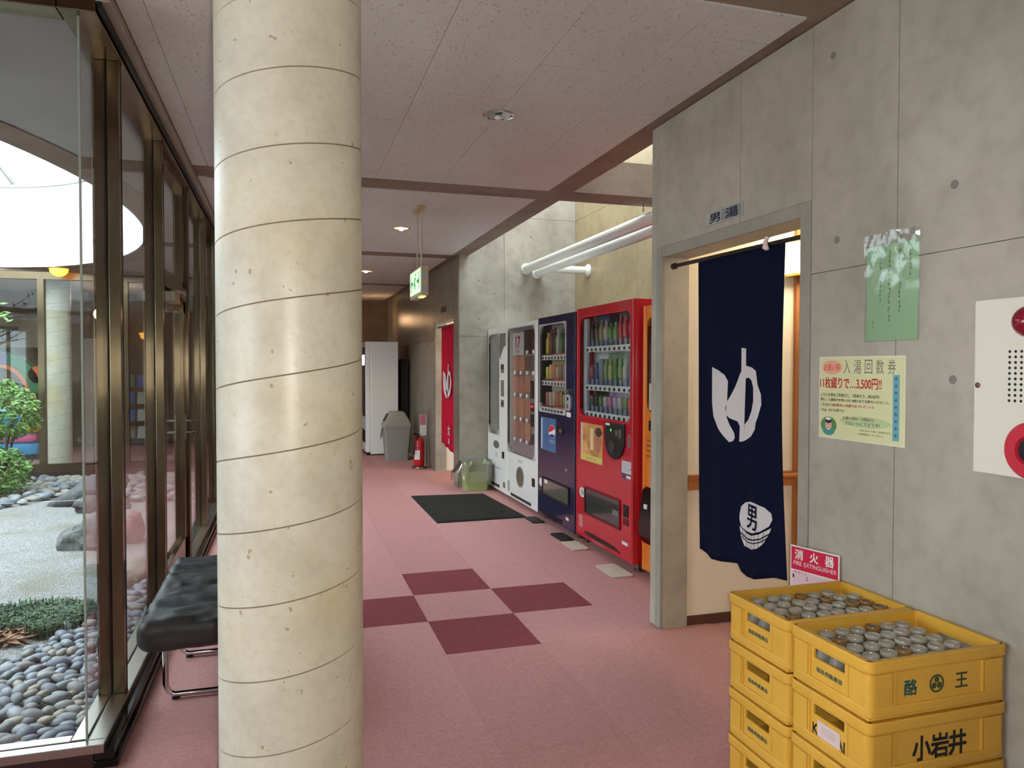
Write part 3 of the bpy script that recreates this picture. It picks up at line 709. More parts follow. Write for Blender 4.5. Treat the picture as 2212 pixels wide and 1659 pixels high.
def fdisc(t, name, y, z, ry, rz, mt, Xf, d=.004, n=28, par=None):
    b_ = MB(); b_.prism([(Xf-d, y+ry*math.cos(k*2*math.pi/n), z+rz*math.sin(k*2*math.pi/n)) for k in range(n)], (d+.0005, 0, 0)); return b_.build(name, mt, par or t)
DRINK = {}
def drink_mesh(kind, c, h):
    key = (kind, c, round(h, 3))
    if key in DRINK: return DRINK[key]
    m1 = mat('drink_%d_%d_%d' % c, c, .25, coat=.3); r = .026
    if kind == 'can': pr = [(r*.8, 0), (r, .006), (r, h-.012), (r*.8, h), (r*.76, h-.002)]
    elif kind == 'fat': pr = [(r*.7, 0), (r*1.25, .02), (r*1.3, h*.55), (r*1.05, h*.85), (r*.5, h)]
    else: pr = [(r*.85, 0), (r, .008), (r*.96, h*.35), (r, h*.6), (r*.85, h*.72), (r*.42, h*.86), (r*.42, h*.9), (r*.5, h*.905), (r*.5, h)]
    b_ = MB(); b_.lathe((0, 0, 0), pr, 12)
    DRINK[key] = b_.mesh('drink_dummy', V((0, 0, 0)), m1, 50); return DRINK[key]
def drinks(t, X, z, items, y0, dy):
    for k, (kind, c, h) in enumerate(items):
        o_ = bpy.data.objects.new('drink_dummy', drink_mesh(kind, c, h)); col.objects.link(o_); o_.parent = t; o_.location = V((X, y0-dy*k, z))-ORG[t]
btn_m = mat('button', (60, 58, 60), .4); tag_m = mat('price_tag', (120, 138, 160), .5)
def shelf(t, X, y0, y1, z, n_, Xf, mt=None, tags=True):
    b_ = MB(); b_.box(X-.012, Xf+.12, y1, y0, z-.004, z+.02); b_.box(X-.014, X-.006, y1, y0, z-.024, z+.012); b_.build('shelf', mt or white_m, t)
    bs = MB(); bs.lathe((0, 0, 0), [(.0125, 0), (.0125, -.006), (.009, -.009)], 12, 'x'); me = bs.mesh('select_button', V((0, 0, 0)), btn_m, 40)
    bt = MB(); bt.box(-.002, .002, -.026, .026, 0, .05); mt_ = bt.mesh('price_tag', V((0, 0, 0)), tag_m, 0)
    for k in range(n_):
        y = y0-(y0-y1)*(k+.5)/n_
        o_ = bpy.data.objects.new('select_button', me); col.objects.link(o_); o_.parent = t; o_.location = V((X-.014, y, z-.006))-ORG[t]
        if tags:
            o_ = bpy.data.objects.new('price_tag', mt_); col.objects.link(o_); o_.parent = t; o_.location = V((X-.008, y, z+.016))-ORG[t]
def pictures(t, X, y0, y1, z0, z1, cells):
    for (a, c, e, g, colr) in cells:
        b_ = MB(); b_.box(X-.004, X, y0-(y0-y1)*c, y0-(y0-y1)*a, z0+(z1-z0)*e, z0+(z1-z0)*g); b_.build('display_card', mat('card_%d_%d_%d' % colr, colr, .5, var=.45, vs=22), t)

# ---- red drinks machine
red_p = paint('red_paint', (196, 28, 48)); XR = 2.29
t = machine('red vending machine with three rows of drinks and a black coin panel', 4.672, 5.722, XR, .06, 1.90, red_p, (4.712, 5.64, 1.043, 1.822), bezel=mat('red_bezel', (206, 44, 60), .25))
fbox(t, 'side_light', 5.565, 5.638, 1.05, 1.815, mat('frosted_panel', (206, 210, 214), .5), XR, d=-.03, sink=.05)
g1, g2, re, wh, pu, og, br, bl, dk, pk = (94, 140, 70), (128, 160, 100), (200, 40, 62), (196, 190, 176), (70, 50, 110), (226, 150, 90), (110, 60, 44), (70, 96, 150), (60, 52, 48), (206, 120, 150)
drinks(t, XR+.06, 1.592, [('bot', dk, .2), ('bot', (90, 76, 62), .2), ('bot', (170, 140, 96), .2), ('bot', wh, .19), ('bot', g1, .17), ('bot', g2, .17)] + [('bot', re, .21)]*4, 5.515, .086)
drinks(t, XR+.06, 1.292, [('fat', (150, 50, 60), .17), ('can', bl, .17), ('can', (150, 160, 170), .2), ('bot', g2, .2), ('bot', (180, 190, 120), .2), ('bot', g1, .2), ('bot', (110, 150, 90), .2), ('bot', wh, .2), ('bot', pu, .22), ('bot', (58, 44, 90), .22)], 5.515, .086)
drinks(t, XR+.06, 1.083, [('can', (60, 80, 60), .12), ('can', (70, 70, 50), .12), ('can', g1, .12), ('can', (206, 180, 200), .12), ('can', pk, .12), ('can', (190, 170, 206), .12), ('can', wh, .12), ('can', g2, .12), ('can', (200, 90, 80), .12), ('can', wh, .12)], 5.515, .086)
for z in (1.57, 1.27, 1.061): shelf(t, XR+.028, 5.56, 4.715, z, 10, XR)
pictures(t, XR+.105, 5.56, 4.72, 1.6, 1.82, [(0, .3, .45, 1, (98, 130, 176)), (.3, 1, .62, 1, (36, 48, 78)), (.3, .62, 0, .5, (120, 150, 96))])
pictures(t, XR+.105, 5.56, 4.72, 1.3, 1.55, [(.3, .9, .1, .95, (150, 170, 140)), (.25, .6, 0, .42, (220, 176, 120)), (.6, .85, 0, .35, (100, 160, 84))])
pictures(t, XR+.105, 5.56, 4.72, 1.08, 1.25, [(0, .3, .0, .95, (52, 66, 44)), (.33, .68, 0, .95, (196, 178, 206)), (.7, 1, .0, .9, (180, 176, 150))])
# poster with a warm drink scene
pp = fbox(t, 'advert_card', 5.185, 5.618, .682, .985, mat('advert_orange', (222, 164, 96), .45, var=.5, vs=9), XR, .003)
fbox(t, 'advert_strip', 5.19, 5.612, .69, .735, mat('advert_yellow', (224, 208, 112), .45), XR, .0035, par=pp)
fdisc(t, 'advert_face', 5.27, .85, .06, .085, mat('advert_skin', (178, 116, 84), .5), XR, .0038, par=pp)
fbox(t, 'advert_can', 5.36, 5.42, .78, .95, mat('advert_cream', (236, 206, 160), .45), XR, .0038, par=pp)
fdisc(t, 'advert_hair', 5.26, .93, .065, .035, mat('advert_dark', (70, 48, 40), .5), XR, .0042, par=pp)
fbox(t, 'advert_edge', 5.575, 5.612, .735, .98, mat('advert_pale', (214, 200, 180), .45), XR, .0038, par=pp)
text('あったか～い', (XR-.005, 5.40, .712), .2, .03, mat('advert_olive', (130, 120, 40), .5), pp)
# coin panel: shield shape
b = MB(); b.prism([(XR-.014, y, z) for y, z in [(5.123, 1.022), (4.79, 1.022), (4.79, .88), (4.83, .81), (4.90, .768), (4.965, .756), (5.04, .772), (5.10, .82), (5.123, .89)]], (.0145, 0, 0)); cp = b.build('coin_panel', black_m, t, bevel=.004)
fbox(t, 'display_label', 5.03, 5.10, 1.0, 1.016, paper_white, XR, .0155, par=cp)
fdisc(t, 'green_lamp', 5.01, .968, .010, .010, mat('green_led', (40, 200, 90), .4, emit=1.2), XR, .016, par=cp); fdisc(t, 'green_lamp', 4.985, .815, .008, .008, mat('green_led', (40, 200, 90)), XR, .016, par=cp)
fbox(t, 'coin_slot', 4.83, 4.87, .92, .985, steel, XR, .018, par=cp); fdisc(t, 'note_reader', 4.99, .85, .05, .045, mat('dark_grey', (58, 60, 60), .35), XR, .018, par=cp); fdisc(t, 'return_lever', 4.90, .955, .022, .024, steel, XR, .022, par=cp)
fbox(t, 'lock_plate', 4.715, 4.752, .86, .955, mat('pewter', (170, 130, 136), .35, metal=.6), XR, .006, bevel=.003); fdisc(t, 'lock', 4.734, .925, .012, .012, steel, XR, .012)
fbox(t, 'notice_sticker', 4.69, 4.846, .68, .767, mat('grey_sticker', (206, 206, 212), .5), XR, .0035)
fbox(t, 'dark_sticker', 4.69, 4.846, .642, .676, mat('plum_sticker', (84, 70, 96), .5), XR, .0035); fbox(t, 'pale_sticker', 4.70, 4.77, .648, .668, paper_white, XR, .004)
for k in range(4): fbox(t, 'sticker_line', 4.71, 4.83, .745-.016*k, .748-.016*k, ink_grey, XR, .0042)
fdisc(t, 'round_sticker', 5.585, .418, .055, .04, paper_white, XR, .0035); fdisc(t, 'round_mark', 5.585, .418, .034, .025, mat('sage', (150, 180, 160), .5), XR, .0042)
port_m = mat('port_flap', (52, 58, 56), .15, coat=.6)
pf = fbox(t, 'dispensing_port', 4.876, 5.52, .268, .468, port_m, XR, .004); b = MB(); b.ring([(XR-.010, y, z) for y, z in rrect(4.866, 5.53, .258, .478, .012)], [(XR-.010, y, z) for y, z in rrect(4.88, 5.516, .272, .464, .008)], (.0105, 0, 0)); b.build('port_frame', mat('dark_red', (120, 20, 32), .4), pf)
fbox(t, 'port_highlight', 4.90, 5.0, .35, .39, mat('port_highlight_grey', (110, 120, 116), .3), XR, .0045, par=pf)  # highlight on the flap painted as a lighter patch
fbox(t, 'coin_return', 4.738, 4.818, .37, .458, black_m, XR, .006, bevel=.01); fbox(t, 'return_sign', 4.738, 4.818, .31, .36, mat('maroon', (110, 20, 34), .5), XR, .0035)
b = MB(); b.prism([(XR-.004, y, z) for y, z in [(5.55, .112), (5.44, .122), (4.98, .118), (4.86, .092), (4.95, .09), (5.45, .088)]], (.0045, 0, 0)); b.build('vent', mat('vent_dark', (52, 18, 22), .6), t)
fbox(t, 'maker_label', 4.745, 4.836, .17, .192, paper_white, XR, .0035); fbox(t, 'side_sticker', 5.565, 5.65, .135, .232, mat('rose_sticker', (206, 120, 120), .5), XR, .0035)
fdisc(t, 'rivet', 4.69, .72, .004, .004, steel, XR, .016); fdisc(t, 'rivet', 4.69, .98, .004, .004, steel, XR, .016)
# ---- navy drinks machine
navy_p = paint('navy_paint', (24, 28, 66)); XN = 2.29
t = machine('navy blue vending machine with a round soda emblem on its front', 5.742, 6.70, XN, .045, 1.885, navy_p, (5.972, 6.642, 1.024, 1.81), wr_=.07, bezel=mat('pale_bezel', (190, 192, 190), .35), inner=mat('display_back_warm', (206, 202, 190), .6))
drinks(t, XN+.06, 1.545, [('bot', (226, 206, 90), .2), ('bot', (150, 60, 40), .23), ('bot', (60, 60, 40), .24), ('bot', (214, 206, 190), .22), ('bot', g1, .22), ('bot', (50, 70, 60), .22), ('bot', (60, 70, 110), .2)], 6.57, .088)
drinks(t, XN+.06, 1.31, [('can', (226, 206, 90), .12), ('can', (226, 190, 120), .14), ('can', (220, 140, 110), .14), ('can', (214, 180, 150), .12), ('can', (150, 130, 110), .14), ('can', (176, 150, 130), .14), ('can', (200, 180, 160), .12)], 6.57, .088)
drinks(t, XN+.06, 1.065, [('can', (190, 120, 90), .13), ('can', wh, .13), ('can', (214, 170, 150), .13), ('can', (196, 130, 90), .14), ('can', (190, 140, 80), .14), ('can', (150, 150, 100), .12), ('can', wh, .12)], 6.57, .088)
for z in (1.516, 1.283, 1.04): shelf(t, XN+.028, 6.63, 5.98, z, 8, XN, tags=False); fbox(t, 'red_label_strip', 6.0, 6.3, z+.02, z+.034, mat('strip_red', (214, 110, 110), .5), XN, d=-.012, sink=.016); fbox(t, 'dark_label_strip', 6.3, 6.58, z+.02, z+.034, mat('strip_dark', (80, 70, 76), .5), XN, d=-.012, sink=.016)
pictures(t, XN+.105, 6.62, 5.99, 1.31, 1.5, [(.1, .55, .1, .9, (224, 196, 130)), (.6, .95, .1, .9, (180, 160, 140))]); pictures(t, XN+.105, 6.62, 5.99, 1.07, 1.25, [(.35, .9, 0, .8, (196, 140, 90))])
fbox(t, 'advert_card', 6.2, 6.605, .664, .965, mat('advert_blue', (74, 110, 160), .4, var=.25, vs=4), XN, .003); fbox(t, 'advert_edge', 6.555, 6.603, .67, .955, mat('advert_silver', (170, 184, 200), .4), XN, .0036)
# soda emblem: red cap, white wave, blue bowl
EC, ER = (6.305, .847), (.085, .056)
def seg(fn0, fn1, mt, d, nm):
    b_ = MB(); pts = []
    xs_ = [-1+2*k/20 for k in range(21)]
    top = [(x, min(math.sqrt(max(0, 1-x*x)), fn1(x))) for x in xs_]; low = [(x, max(-math.sqrt(max(0, 1-x*x)), fn0(x))) for x in reversed(xs_)]
    top = [(x, max(v_, -math.sqrt(max(0, 1-x*x)))) for x, v_ in top]; low = [(x, min(v_, math.sqrt(max(0, 1-x*x)))) for x, v_ in low]
    vs_ = [(XN-d, EC[0]-x*ER[0], EC[1]+v_*ER[1]) for x, v_ in top+low]; n_ = len(xs_)
    b_.add(vs_, [(k, k+1, 2*n_-2-k, 2*n_-1-k) for k in range(n_-1)]); b_.build(nm, mt, t)
fdisc(t, 'emblem_ground', EC[0], EC[1], ER[0]*1.06, ER[1]*1.06, paper_white, XN, .0042)
seg(lambda x: .12+.42*x, lambda x: 2, mat('emblem_red', (206, 40, 52), .4), .0048, 'emblem_red')
seg(lambda x: -2, lambda x: -.42+.12*x-.18*x*x, mat('emblem_blue', (22, 54, 140), .4), .0048, 'emblem_blue')
text('PEPSI', (XN-.0046, 6.30, .757), .15, .028, mat('pale_ink', (190, 206, 226), .5), t)
b = MB(); b.prism([(XN-.012, y, z) for y, z in rrect(5.84, 5.945, 1.055, 1.2, .045)], (.0125, 0, 0)); b.build('lock_plate', mat('silver_plate', (196, 196, 196), .35, metal=.4), t, bevel=.003)
fdisc(t, 'lock', 5.89, 1.16, .016, .016, black_m, XN, .016); fdisc(t, 'lock', 5.89, 1.10, .012, .02, steel, XN, .018); fdisc(t, 'coin_mouth', 5.89, 1.225, .035, .018, steel, XN, .02)
fbox(t, 'price_sticker', 5.845, 5.94, 1.005, 1.045, paper_white, XN, .0035); fbox(t, 'note_slot', 6.02, 6.15, .84, .905, black_m, XN, .008, bevel=.004); fbox(t, 'note_slot_light', 6.06, 6.10, .86, .885, mat('olive_lamp', (120, 120, 70), .4), XN, .009)
fdisc(t, 'return_knob', 5.912, .553, .02, .016, chrome, XN, .02); pf = fbox(t, 'dispensing_port', 5.885, 6.55, .255, .40, mat('port_olive', (92, 92, 80), .15, coat=.6), XN, .004)
b = MB(); b.ring([(XN-.009, y, z) for y, z in rrect(5.875, 6.56, .245, .41, .012)], [(XN-.009, y, z) for y, z in rrect(5.89, 6.545, .26, .395, .008)], (.0095, 0, 0)); b.build('port_frame', black_m, pf)
fbox(t, 'port_sticker', 6.42, 6.5, .36, .40, paper_white, XN, .0048, par=pf); fdisc(t, 'round_sticker', 6.605, .351, .045, .038, paper_white, XN, .0035)
fbox(t, 'maker_label', 5.885, 5.95, .122, .145, paper_white, XN, .0035); fbox(t, 'warning_label', 5.885, 5.95, .146, .158, ink_red, XN, .0035); fbox(t, 'vent', 6.05, 6.6, .06, .1, black_m, XN, .003)
# ---- white ice cream machine
XW = 2.30
t = machine('white ice cream machine with orange product cards and an oval hatch', 6.712, 7.775, XW, .04, 1.875, white_m, (6.82, 7.735, .525, 1.832), rec=.05, wr_=.08, inner=mat('mauve_back', (176, 156, 158), .45), bezel=mat('grey_bezel', (196, 196, 192), .35))
cells = []
fbox(t, 'logo_panel', 7.285, 7.66, 1.55, 1.785, paper_white, XW, d=-.03, sink=.04); text('17', (XW+.0294, 7.47, 1.685), .15, .12, ink_red, t, bold=.02); text('ICE', (XW+.0294, 7.47, 1.59), .15, .022, ink_red, t); text('アイス', (XW+.0294, 7.60, 1.735), .09, .016, ink_red, t)
random.seed(11)
cols = [(236, 178, 146), (230, 166, 136), (238, 190, 158), (226, 160, 134), (214, 152, 130)]
for r_, (zb, zt) in enumerate(((1.36, 1.535), (1.13, 1.33), (.885, 1.10), (.665, .86))):
    for k in range(4 if r_ == 0 else 3):
        y1_ = 7.645-.205*k; cc = random.choice(cols) if not (r_ == 0 and k == 3) else (120, 110, 120)
        if r_ == 0 and k == 2: cc = (130, 110, 84)
        fbox(t, 'product_card', y1_-.19, y1_, zb+.03, zt, mat('icecard_%d_%d_%d' % cc, cc, .5, var=.22, vs=16), XW, d=-.03, sink=.04)
        fdisc(t, 'select_button', y1_-.15, zb+.008, .02, .02, paper_white, XW, d=-.02)
for k, cc in enumerate(((70, 52, 56), (96, 70, 76))): fbox(t, 'product_card', 7.06-.21*k, 7.25-.21*k, 1.56, 1.80, mat('icecard_%d_%d_%d' % cc, cc, .5, var=.4, vs=16), XW, d=-.03, sink=.04); fdisc(t, 'select_button', 7.09-.21*k, 1.575, .02, .02, paper_white, XW, d=-.018)
for z0_, z1_, cc in ((1.12, 1.29, (44, 40, 44)), (.99, 1.07, (66, 40, 44)), (.84, .96, (50, 46, 50)), (.66, .76, (84, 60, 90))): fbox(t, 'coin_unit', 6.86, 7.02, z0_, z1_, mat('unit_%d_%d_%d' % cc, cc, .4), XW, d=-.02, sink=.03)
fdisc(t, 'red_lamp', 6.93, 1.04, .012, .012, mat('red_led', (226, 40, 40), .4, emit=1.5), XW, d=-.016)
b = MB(); b.ring([(XW-.006, 7.288+.125*math.cos(q), .298+.108*math.sin(q)) for q in [2*math.pi*k/30 for k in range(30)]], [(XW-.006, 7.288+.112*math.cos(q), .298+.096*math.sin(q)) for q in [2*math.pi*k/30 for k in range(30)]], (.0065, 0, 0)); b.build('hatch_rim', mat('grey_rim', (150, 148, 146), .4), t)
fdisc(t, 'oval_hatch', 7.288, .298, .112, .096, mat('smoked_hatch', (86, 78, 72), .15, coat=.5), XW, .003)
fbox(t, 'coin_return', 6.82, 6.90, .262, .345, black_m, XW, .006, bevel=.008); fbox(t, 'vent', 6.93, 7.62, .058, .088, mat('vent_grey', (60, 58, 56), .6), XW, .003); fbox(t, 'instruction_label', 7.21, 7.36, .44, .475, mat('faint_label', (206, 206, 200), .5), XW, .003); fbox(t, 'side_sticker', 7.66, 7.74, .09, .2, mat('grey_sticker2', (176, 170, 166), .5), XW, .003)
# ---- narrow white machine with an arched window
XA = 2.31
t = machine('tall white vending machine with an arched dark window at the alcove corner', 7.785, 8.6, XA, .03, 1.875, white_m, (8.105, 8.56, .66, 1.80), rec=.2, wr_=.09, inner=mat('dark_back', (92, 82, 76), .3), bezel=mat('grey_bezel', (196, 196, 192), .35))
b = MB(); b.prism([(XA-.004, y, z) for y, z in [(8.105, 1.50), (7.95, 1.64), (7.86, 1.66), (7.86, 1.80), (8.105, 1.80)]], (.0045, 0, 0)); b.build('window_wing', mat('smoked_hatch', (86, 78, 72)), t)
for y in (8.2, 8.34, 8.48): b = MB(); b.tube([(XA+.1, y, .68), (XA+.1, y, 1.78)], .012, 8); b.build('guide_rail', steel, t)
for za, zb in ((1.36, 1.46), (1.10, 1.28), (.98, 1.06)): fbox(t, 'control_panel', 7.92, 8.04, za, zb, mat('panel_grey', (120, 118, 114), .4), XA, .004, bevel=.003)
fbox(t, 'card_slot', 7.94, 8.03, 1.40, 1.45, black_m, XA, .006); fdisc(t, 'keyhole', 7.97, 1.02, .02, .02, black_m, XA, .008)
fdisc(t, 'oval_hatch', 8.23, .54, .115, .045, mat('smoked_hatch', (86, 78, 72)), XA, .004); fbox(t, 'coin_return', 7.91, 7.985, .41, .485, black_m, XA, .006); fbox(t, 'vent', 8.1, 8.43, .06, .09, mat('vent_grey', (60, 58, 56)), XA, .003); fbox(t, 'instruction_label', 8.18, 8.27, .40, .45, mat('faint_label', (206, 206, 200)), XA, .003); fbox(t, 'panel_gap', 8.05, 8.3, .275, .28, black_m, XA, .002); fbox(t, 'side_sticker', 7.87, 7.95, .09, .15, mat('brown_sticker', (140, 110, 90), .5), XA, .003)
# ---- orange machine, mostly hidden by the wall end
XO = 2.345; orange_p = paint('orange_paint', (232, 128, 36))
t = machine('orange machine squeezed beside the red one, mostly hidden by the wall', 3.83, 4.64, XO, .04, 1.845, orange_p, (3.9, 4.57, 1.13, 1.76), rec=.1, inner=mat('brown_display', (92, 80, 70), .35, var=.4, vs=12))
fbox(t, 'paper_notice', 4.40, 4.54, 1.14, 1.32, mat('faded_notice', (196, 190, 176), .5, var=.2, vs=20), XO, .004); fbox(t, 'coin_slot', 4.42, 4.54, 1.0, 1.07, black_m, XO, .006)
for k in range(4): fbox(t, 'printed_line', 4.36, 4.58, .82+.035*k, .835+.035*k, mat('rust_ink', (170, 86, 30), .5), XO, .002)
b = MB(); b.prism([(x, 0, z) for x, z in [(XO-.002, .62), (XO-.03, .60), (XO-.06, .36), (XO-.055, .29), (XO-.02, .235), (XO-.002, .235)]], (0, .36, 0)); b.v = [v+V((0, 4.22, 0)) for v in b.v]; b.build('cup_tray', black_gloss, t, bevel=.006); fbox(t, 'tray_label', 4.48, 4.52, .48, .51, paper_white, XO, .05)
# ---- pads under the front feet
padm = mat('pad_stone', (206, 200, 180), .6, var=.1, vs=8); padk = mat('pad_black', (30, 29, 28), .6)
for lab, (xa, xb, ya_, yb_), mt in (('beige floor plate under the near corner of the red machine', (2.11, 2.27, 4.60, 4.92), padm), ('beige floor plate between the red and navy machines', (2.13, 2.27, 5.38, 5.66), padm),
                                    ('black floor plate under the near corner of the navy machine', (2.15, 2.27, 5.70, 5.98), padk), ('black floor plate under the far corner of the navy machine', (2.15, 2.27, 6.42, 6.70), padk)):
    b = MB(); b.prism([(x, y, .0005) for x, y in rrect(xa, xb, ya_, yb_, .025, 3)], (0, 0, .009)); b.build('floor_plate', mt, label=lab, cat='floor plate', bevel=.002)
    
# ================================================================== PIPES, EXIT SIGN, DOWNLIGHTS
pipe_m = mat('pipe_white', (222, 220, 210), .4)
def flange(c, ax): 
    b_ = MB(); b_.lathe(c, [(.075, 0), (.075, -.02), (.06, -.028), (.055, -.05)], 24, ax); return b_
for x, z, lab, sd in ((2.79, 2.61, 'upper white pipe running high across the machine alcove', 0), (2.93, 2.565, 'lower white pipe running high across the machine alcove', 1)):
    pt_ = thing('white_pipe', lab, 'pipe', (x, 6.2, z))
    b = MB(); b.tube([(x, 8.618, z), (x, 3.762, z)], .052, 20); b.build('pipe', pipe_m, pt_, smooth=50)
    b = MB(); b.lathe((x, 8.619, z), [(.068, 0), (.068, -.018), (.064, -.028), (.054, -.045)], 24, 'y'); b.build('flange', pipe_m, pt_, smooth=40)
    if sd:
        b = MB(); b.tube([(x, 8.2, z), (3.428, 8.2, z)], .045, 18); b.build('branch', pipe_m, pt_, smooth=50)
        b = MB(); b.lathe((3.4295, 8.2, z), [(.075, 0), (.075, -.016), (.062, -.026), (.047, -.05)], 24, 'x'); b.build('flange', pipe_m, pt_, smooth=40)
b = MB(); b.tube([(2.75, 5.45, 2.744), (2.75, 5.45, 2.70)], .004, 6); b.tube([(2.75, 5.45+.014*math.cos(q), 2.686+.014*math.sin(q)) for q in [2*math.pi*k/12 for k in range(13)]], .003, 6)
b.build('ceiling_hook', steel, smooth=60, label='small steel eye hook under the cross beam by the white pipes', cat='hook')
ex = thing('exit_sign', 'green lit exit sign hanging from the ceiling on two rods', 'exit sign', (1.06, 6.1, CZ))
beige = mat('beige_metal', (198, 188, 158), .4)
EX0, EX1, EYa, EYb, EZa, EZb = 1.03, 1.095, 5.905, 6.44, 2.0, 2.235
b = MB(); b.box(EX0+.004, EX1, EYa, EYb, EZa, EZb); b.build('housing', beige, ex, bevel=.006)
b = MB(); b.box(EX0, EX0+.004, EYa+.015, EYb-.015, EZa+.03, EZb-.015); b.build('lit_face', mat('exit_face', (226, 246, 214), .5, emit=.75, ecol=(214, 246, 206)), ex)
green = mat('exit_green', (0, 150, 90), .5, emit=.5)
b = MB(); yc, zc = 6.17, 2.125
b.prism([(EX0-.0012, yc+y, zc+z) for y, z in [(.03, .02), (.0, .045), (-.04, .03), (-.03, .015), (-.005, .022), (.0, -.005), (-.03, -.03), (-.02, -.06), (-.005, -.06), (.0, -.035), (.025, -.015), (.06, -.05), (.075, -.04), (.04, .0)]], (.001, 0, 0)); b.build('running_figure', green, ex)
b = MB(); b.lathe((EX0-.0012, yc-.03, zc+.06), [(.014, 0), (.014, .001)], 14, 'x'); b.build('figure_head', green, ex)
for s_ in (-1, 1):
    b = MB(); b.prism([(EX0-.0012, yc+s_*y, zc+z) for y, z in [(.17, .07), (.215, 0), (.17, -.07), (.178, -.075), (.226, 0), (.178, .075)]], (.001, 0, 0)); b.build('bracket_mark', ink_black, ex)
    b = MB(); b.prism([(EX0-.0012, yc+s_*y, zc+z) for y, z in [(.195, 0), (.15, .03), (.15, .012), (.10, .012), (.10, -.012), (.15, -.012), (.15, -.03)]], (.001, 0, 0)); b.build('arrow', green, ex)
b = MB(); b.box(EX0+.015, EX1-.01, EYa+.06, EYa+.19, EZa-.008, EZa+.001); b.build('down_light', mat('exit_down', (240, 230, 110), .5, emit=2.2), ex)
for z in (2.155, 2.05): b = MB(); b.box(EX0+.018, EX1-.012, EYa-.001, EYa+.001, z-.02, z+.02); b.build('rating_sticker', mat('pale_sticker_blue', (170, 190, 196), .5), ex)
for y in (6.05, 6.25): b = MB(); b.tube([(1.064, y, EZb-.003), (1.064, y, CZ-.02)], .007, 10); b.build('rod', beige, ex, smooth=60)
b = MB(); b.box(1.034, 1.094, 6.02, 6.28, CZ-.026, CZ-.0035); b.build('mount', mat('mount_brass', (190, 170, 110), .4), ex, bevel=.005)
def downlight(x, y, lab, on):
    d_ = thing('downlight', lab, 'downlight', (x, y, CZ-.003), group=None)
    b_ = MB(); b_.lathe((x, y, CZ-.0035), [(.082, 0), (.082, -.004), (.072, -.005), (.068, -.001)], 32, cap0=False, cap1=False); b_.build('trim_ring', chrome, d_, smooth=40)
    b_ = MB(); b_.lathe((x, y, CZ-.0045), [(.070, 0), (.055, .0008), (.001, .0009)], 32, cap0=False); b_.build('reflector', mat('warm_reflector', (255, 214, 150), .2, emit=5, ecol=(255, 190, 110)) if on else chrome, d_, smooth=60)
    b_ = MB(); b_.lathe((x, y, CZ-.005), [(.001, 0), (.018, -.004), (.022, -.012), (.016, -.02), (.001, -.022)], 16); b_.build('bulb', mat('warm_bulb', (255, 235, 200), .3, emit=30, ecol=(255, 200, 130)) if on else mat('glass_bulb', (225, 225, 225), .1, coat=.5), d_, smooth=60)
    if on:
        s_ = light('downlight_lamp', 'SPOT', (x, y, CZ-.05), on, (1, .66, .36), .04); s_.data.spot_size = math.radians(120); s_.data.spot_blend = .6
downlight(1.065, 3.76, 'unlit chrome downlight in the ceiling nearest the viewer', 0)
downlight(1.053, 7.08, 'glowing warm downlight in the ceiling before the exit sign', 28)
downlight(1.06, 10.4, 'glowing warm downlight in the far ceiling beyond the exit sign', 34)
light('womens_lobby_lamp', 'POINT', (3.0, 9.4, 2.2), 14, (1, .72, .4), .1)
light('far_corridor_lamp', 'POINT', (1.6, 14.0, 2.3), 5, (1, .6, .3), .1)

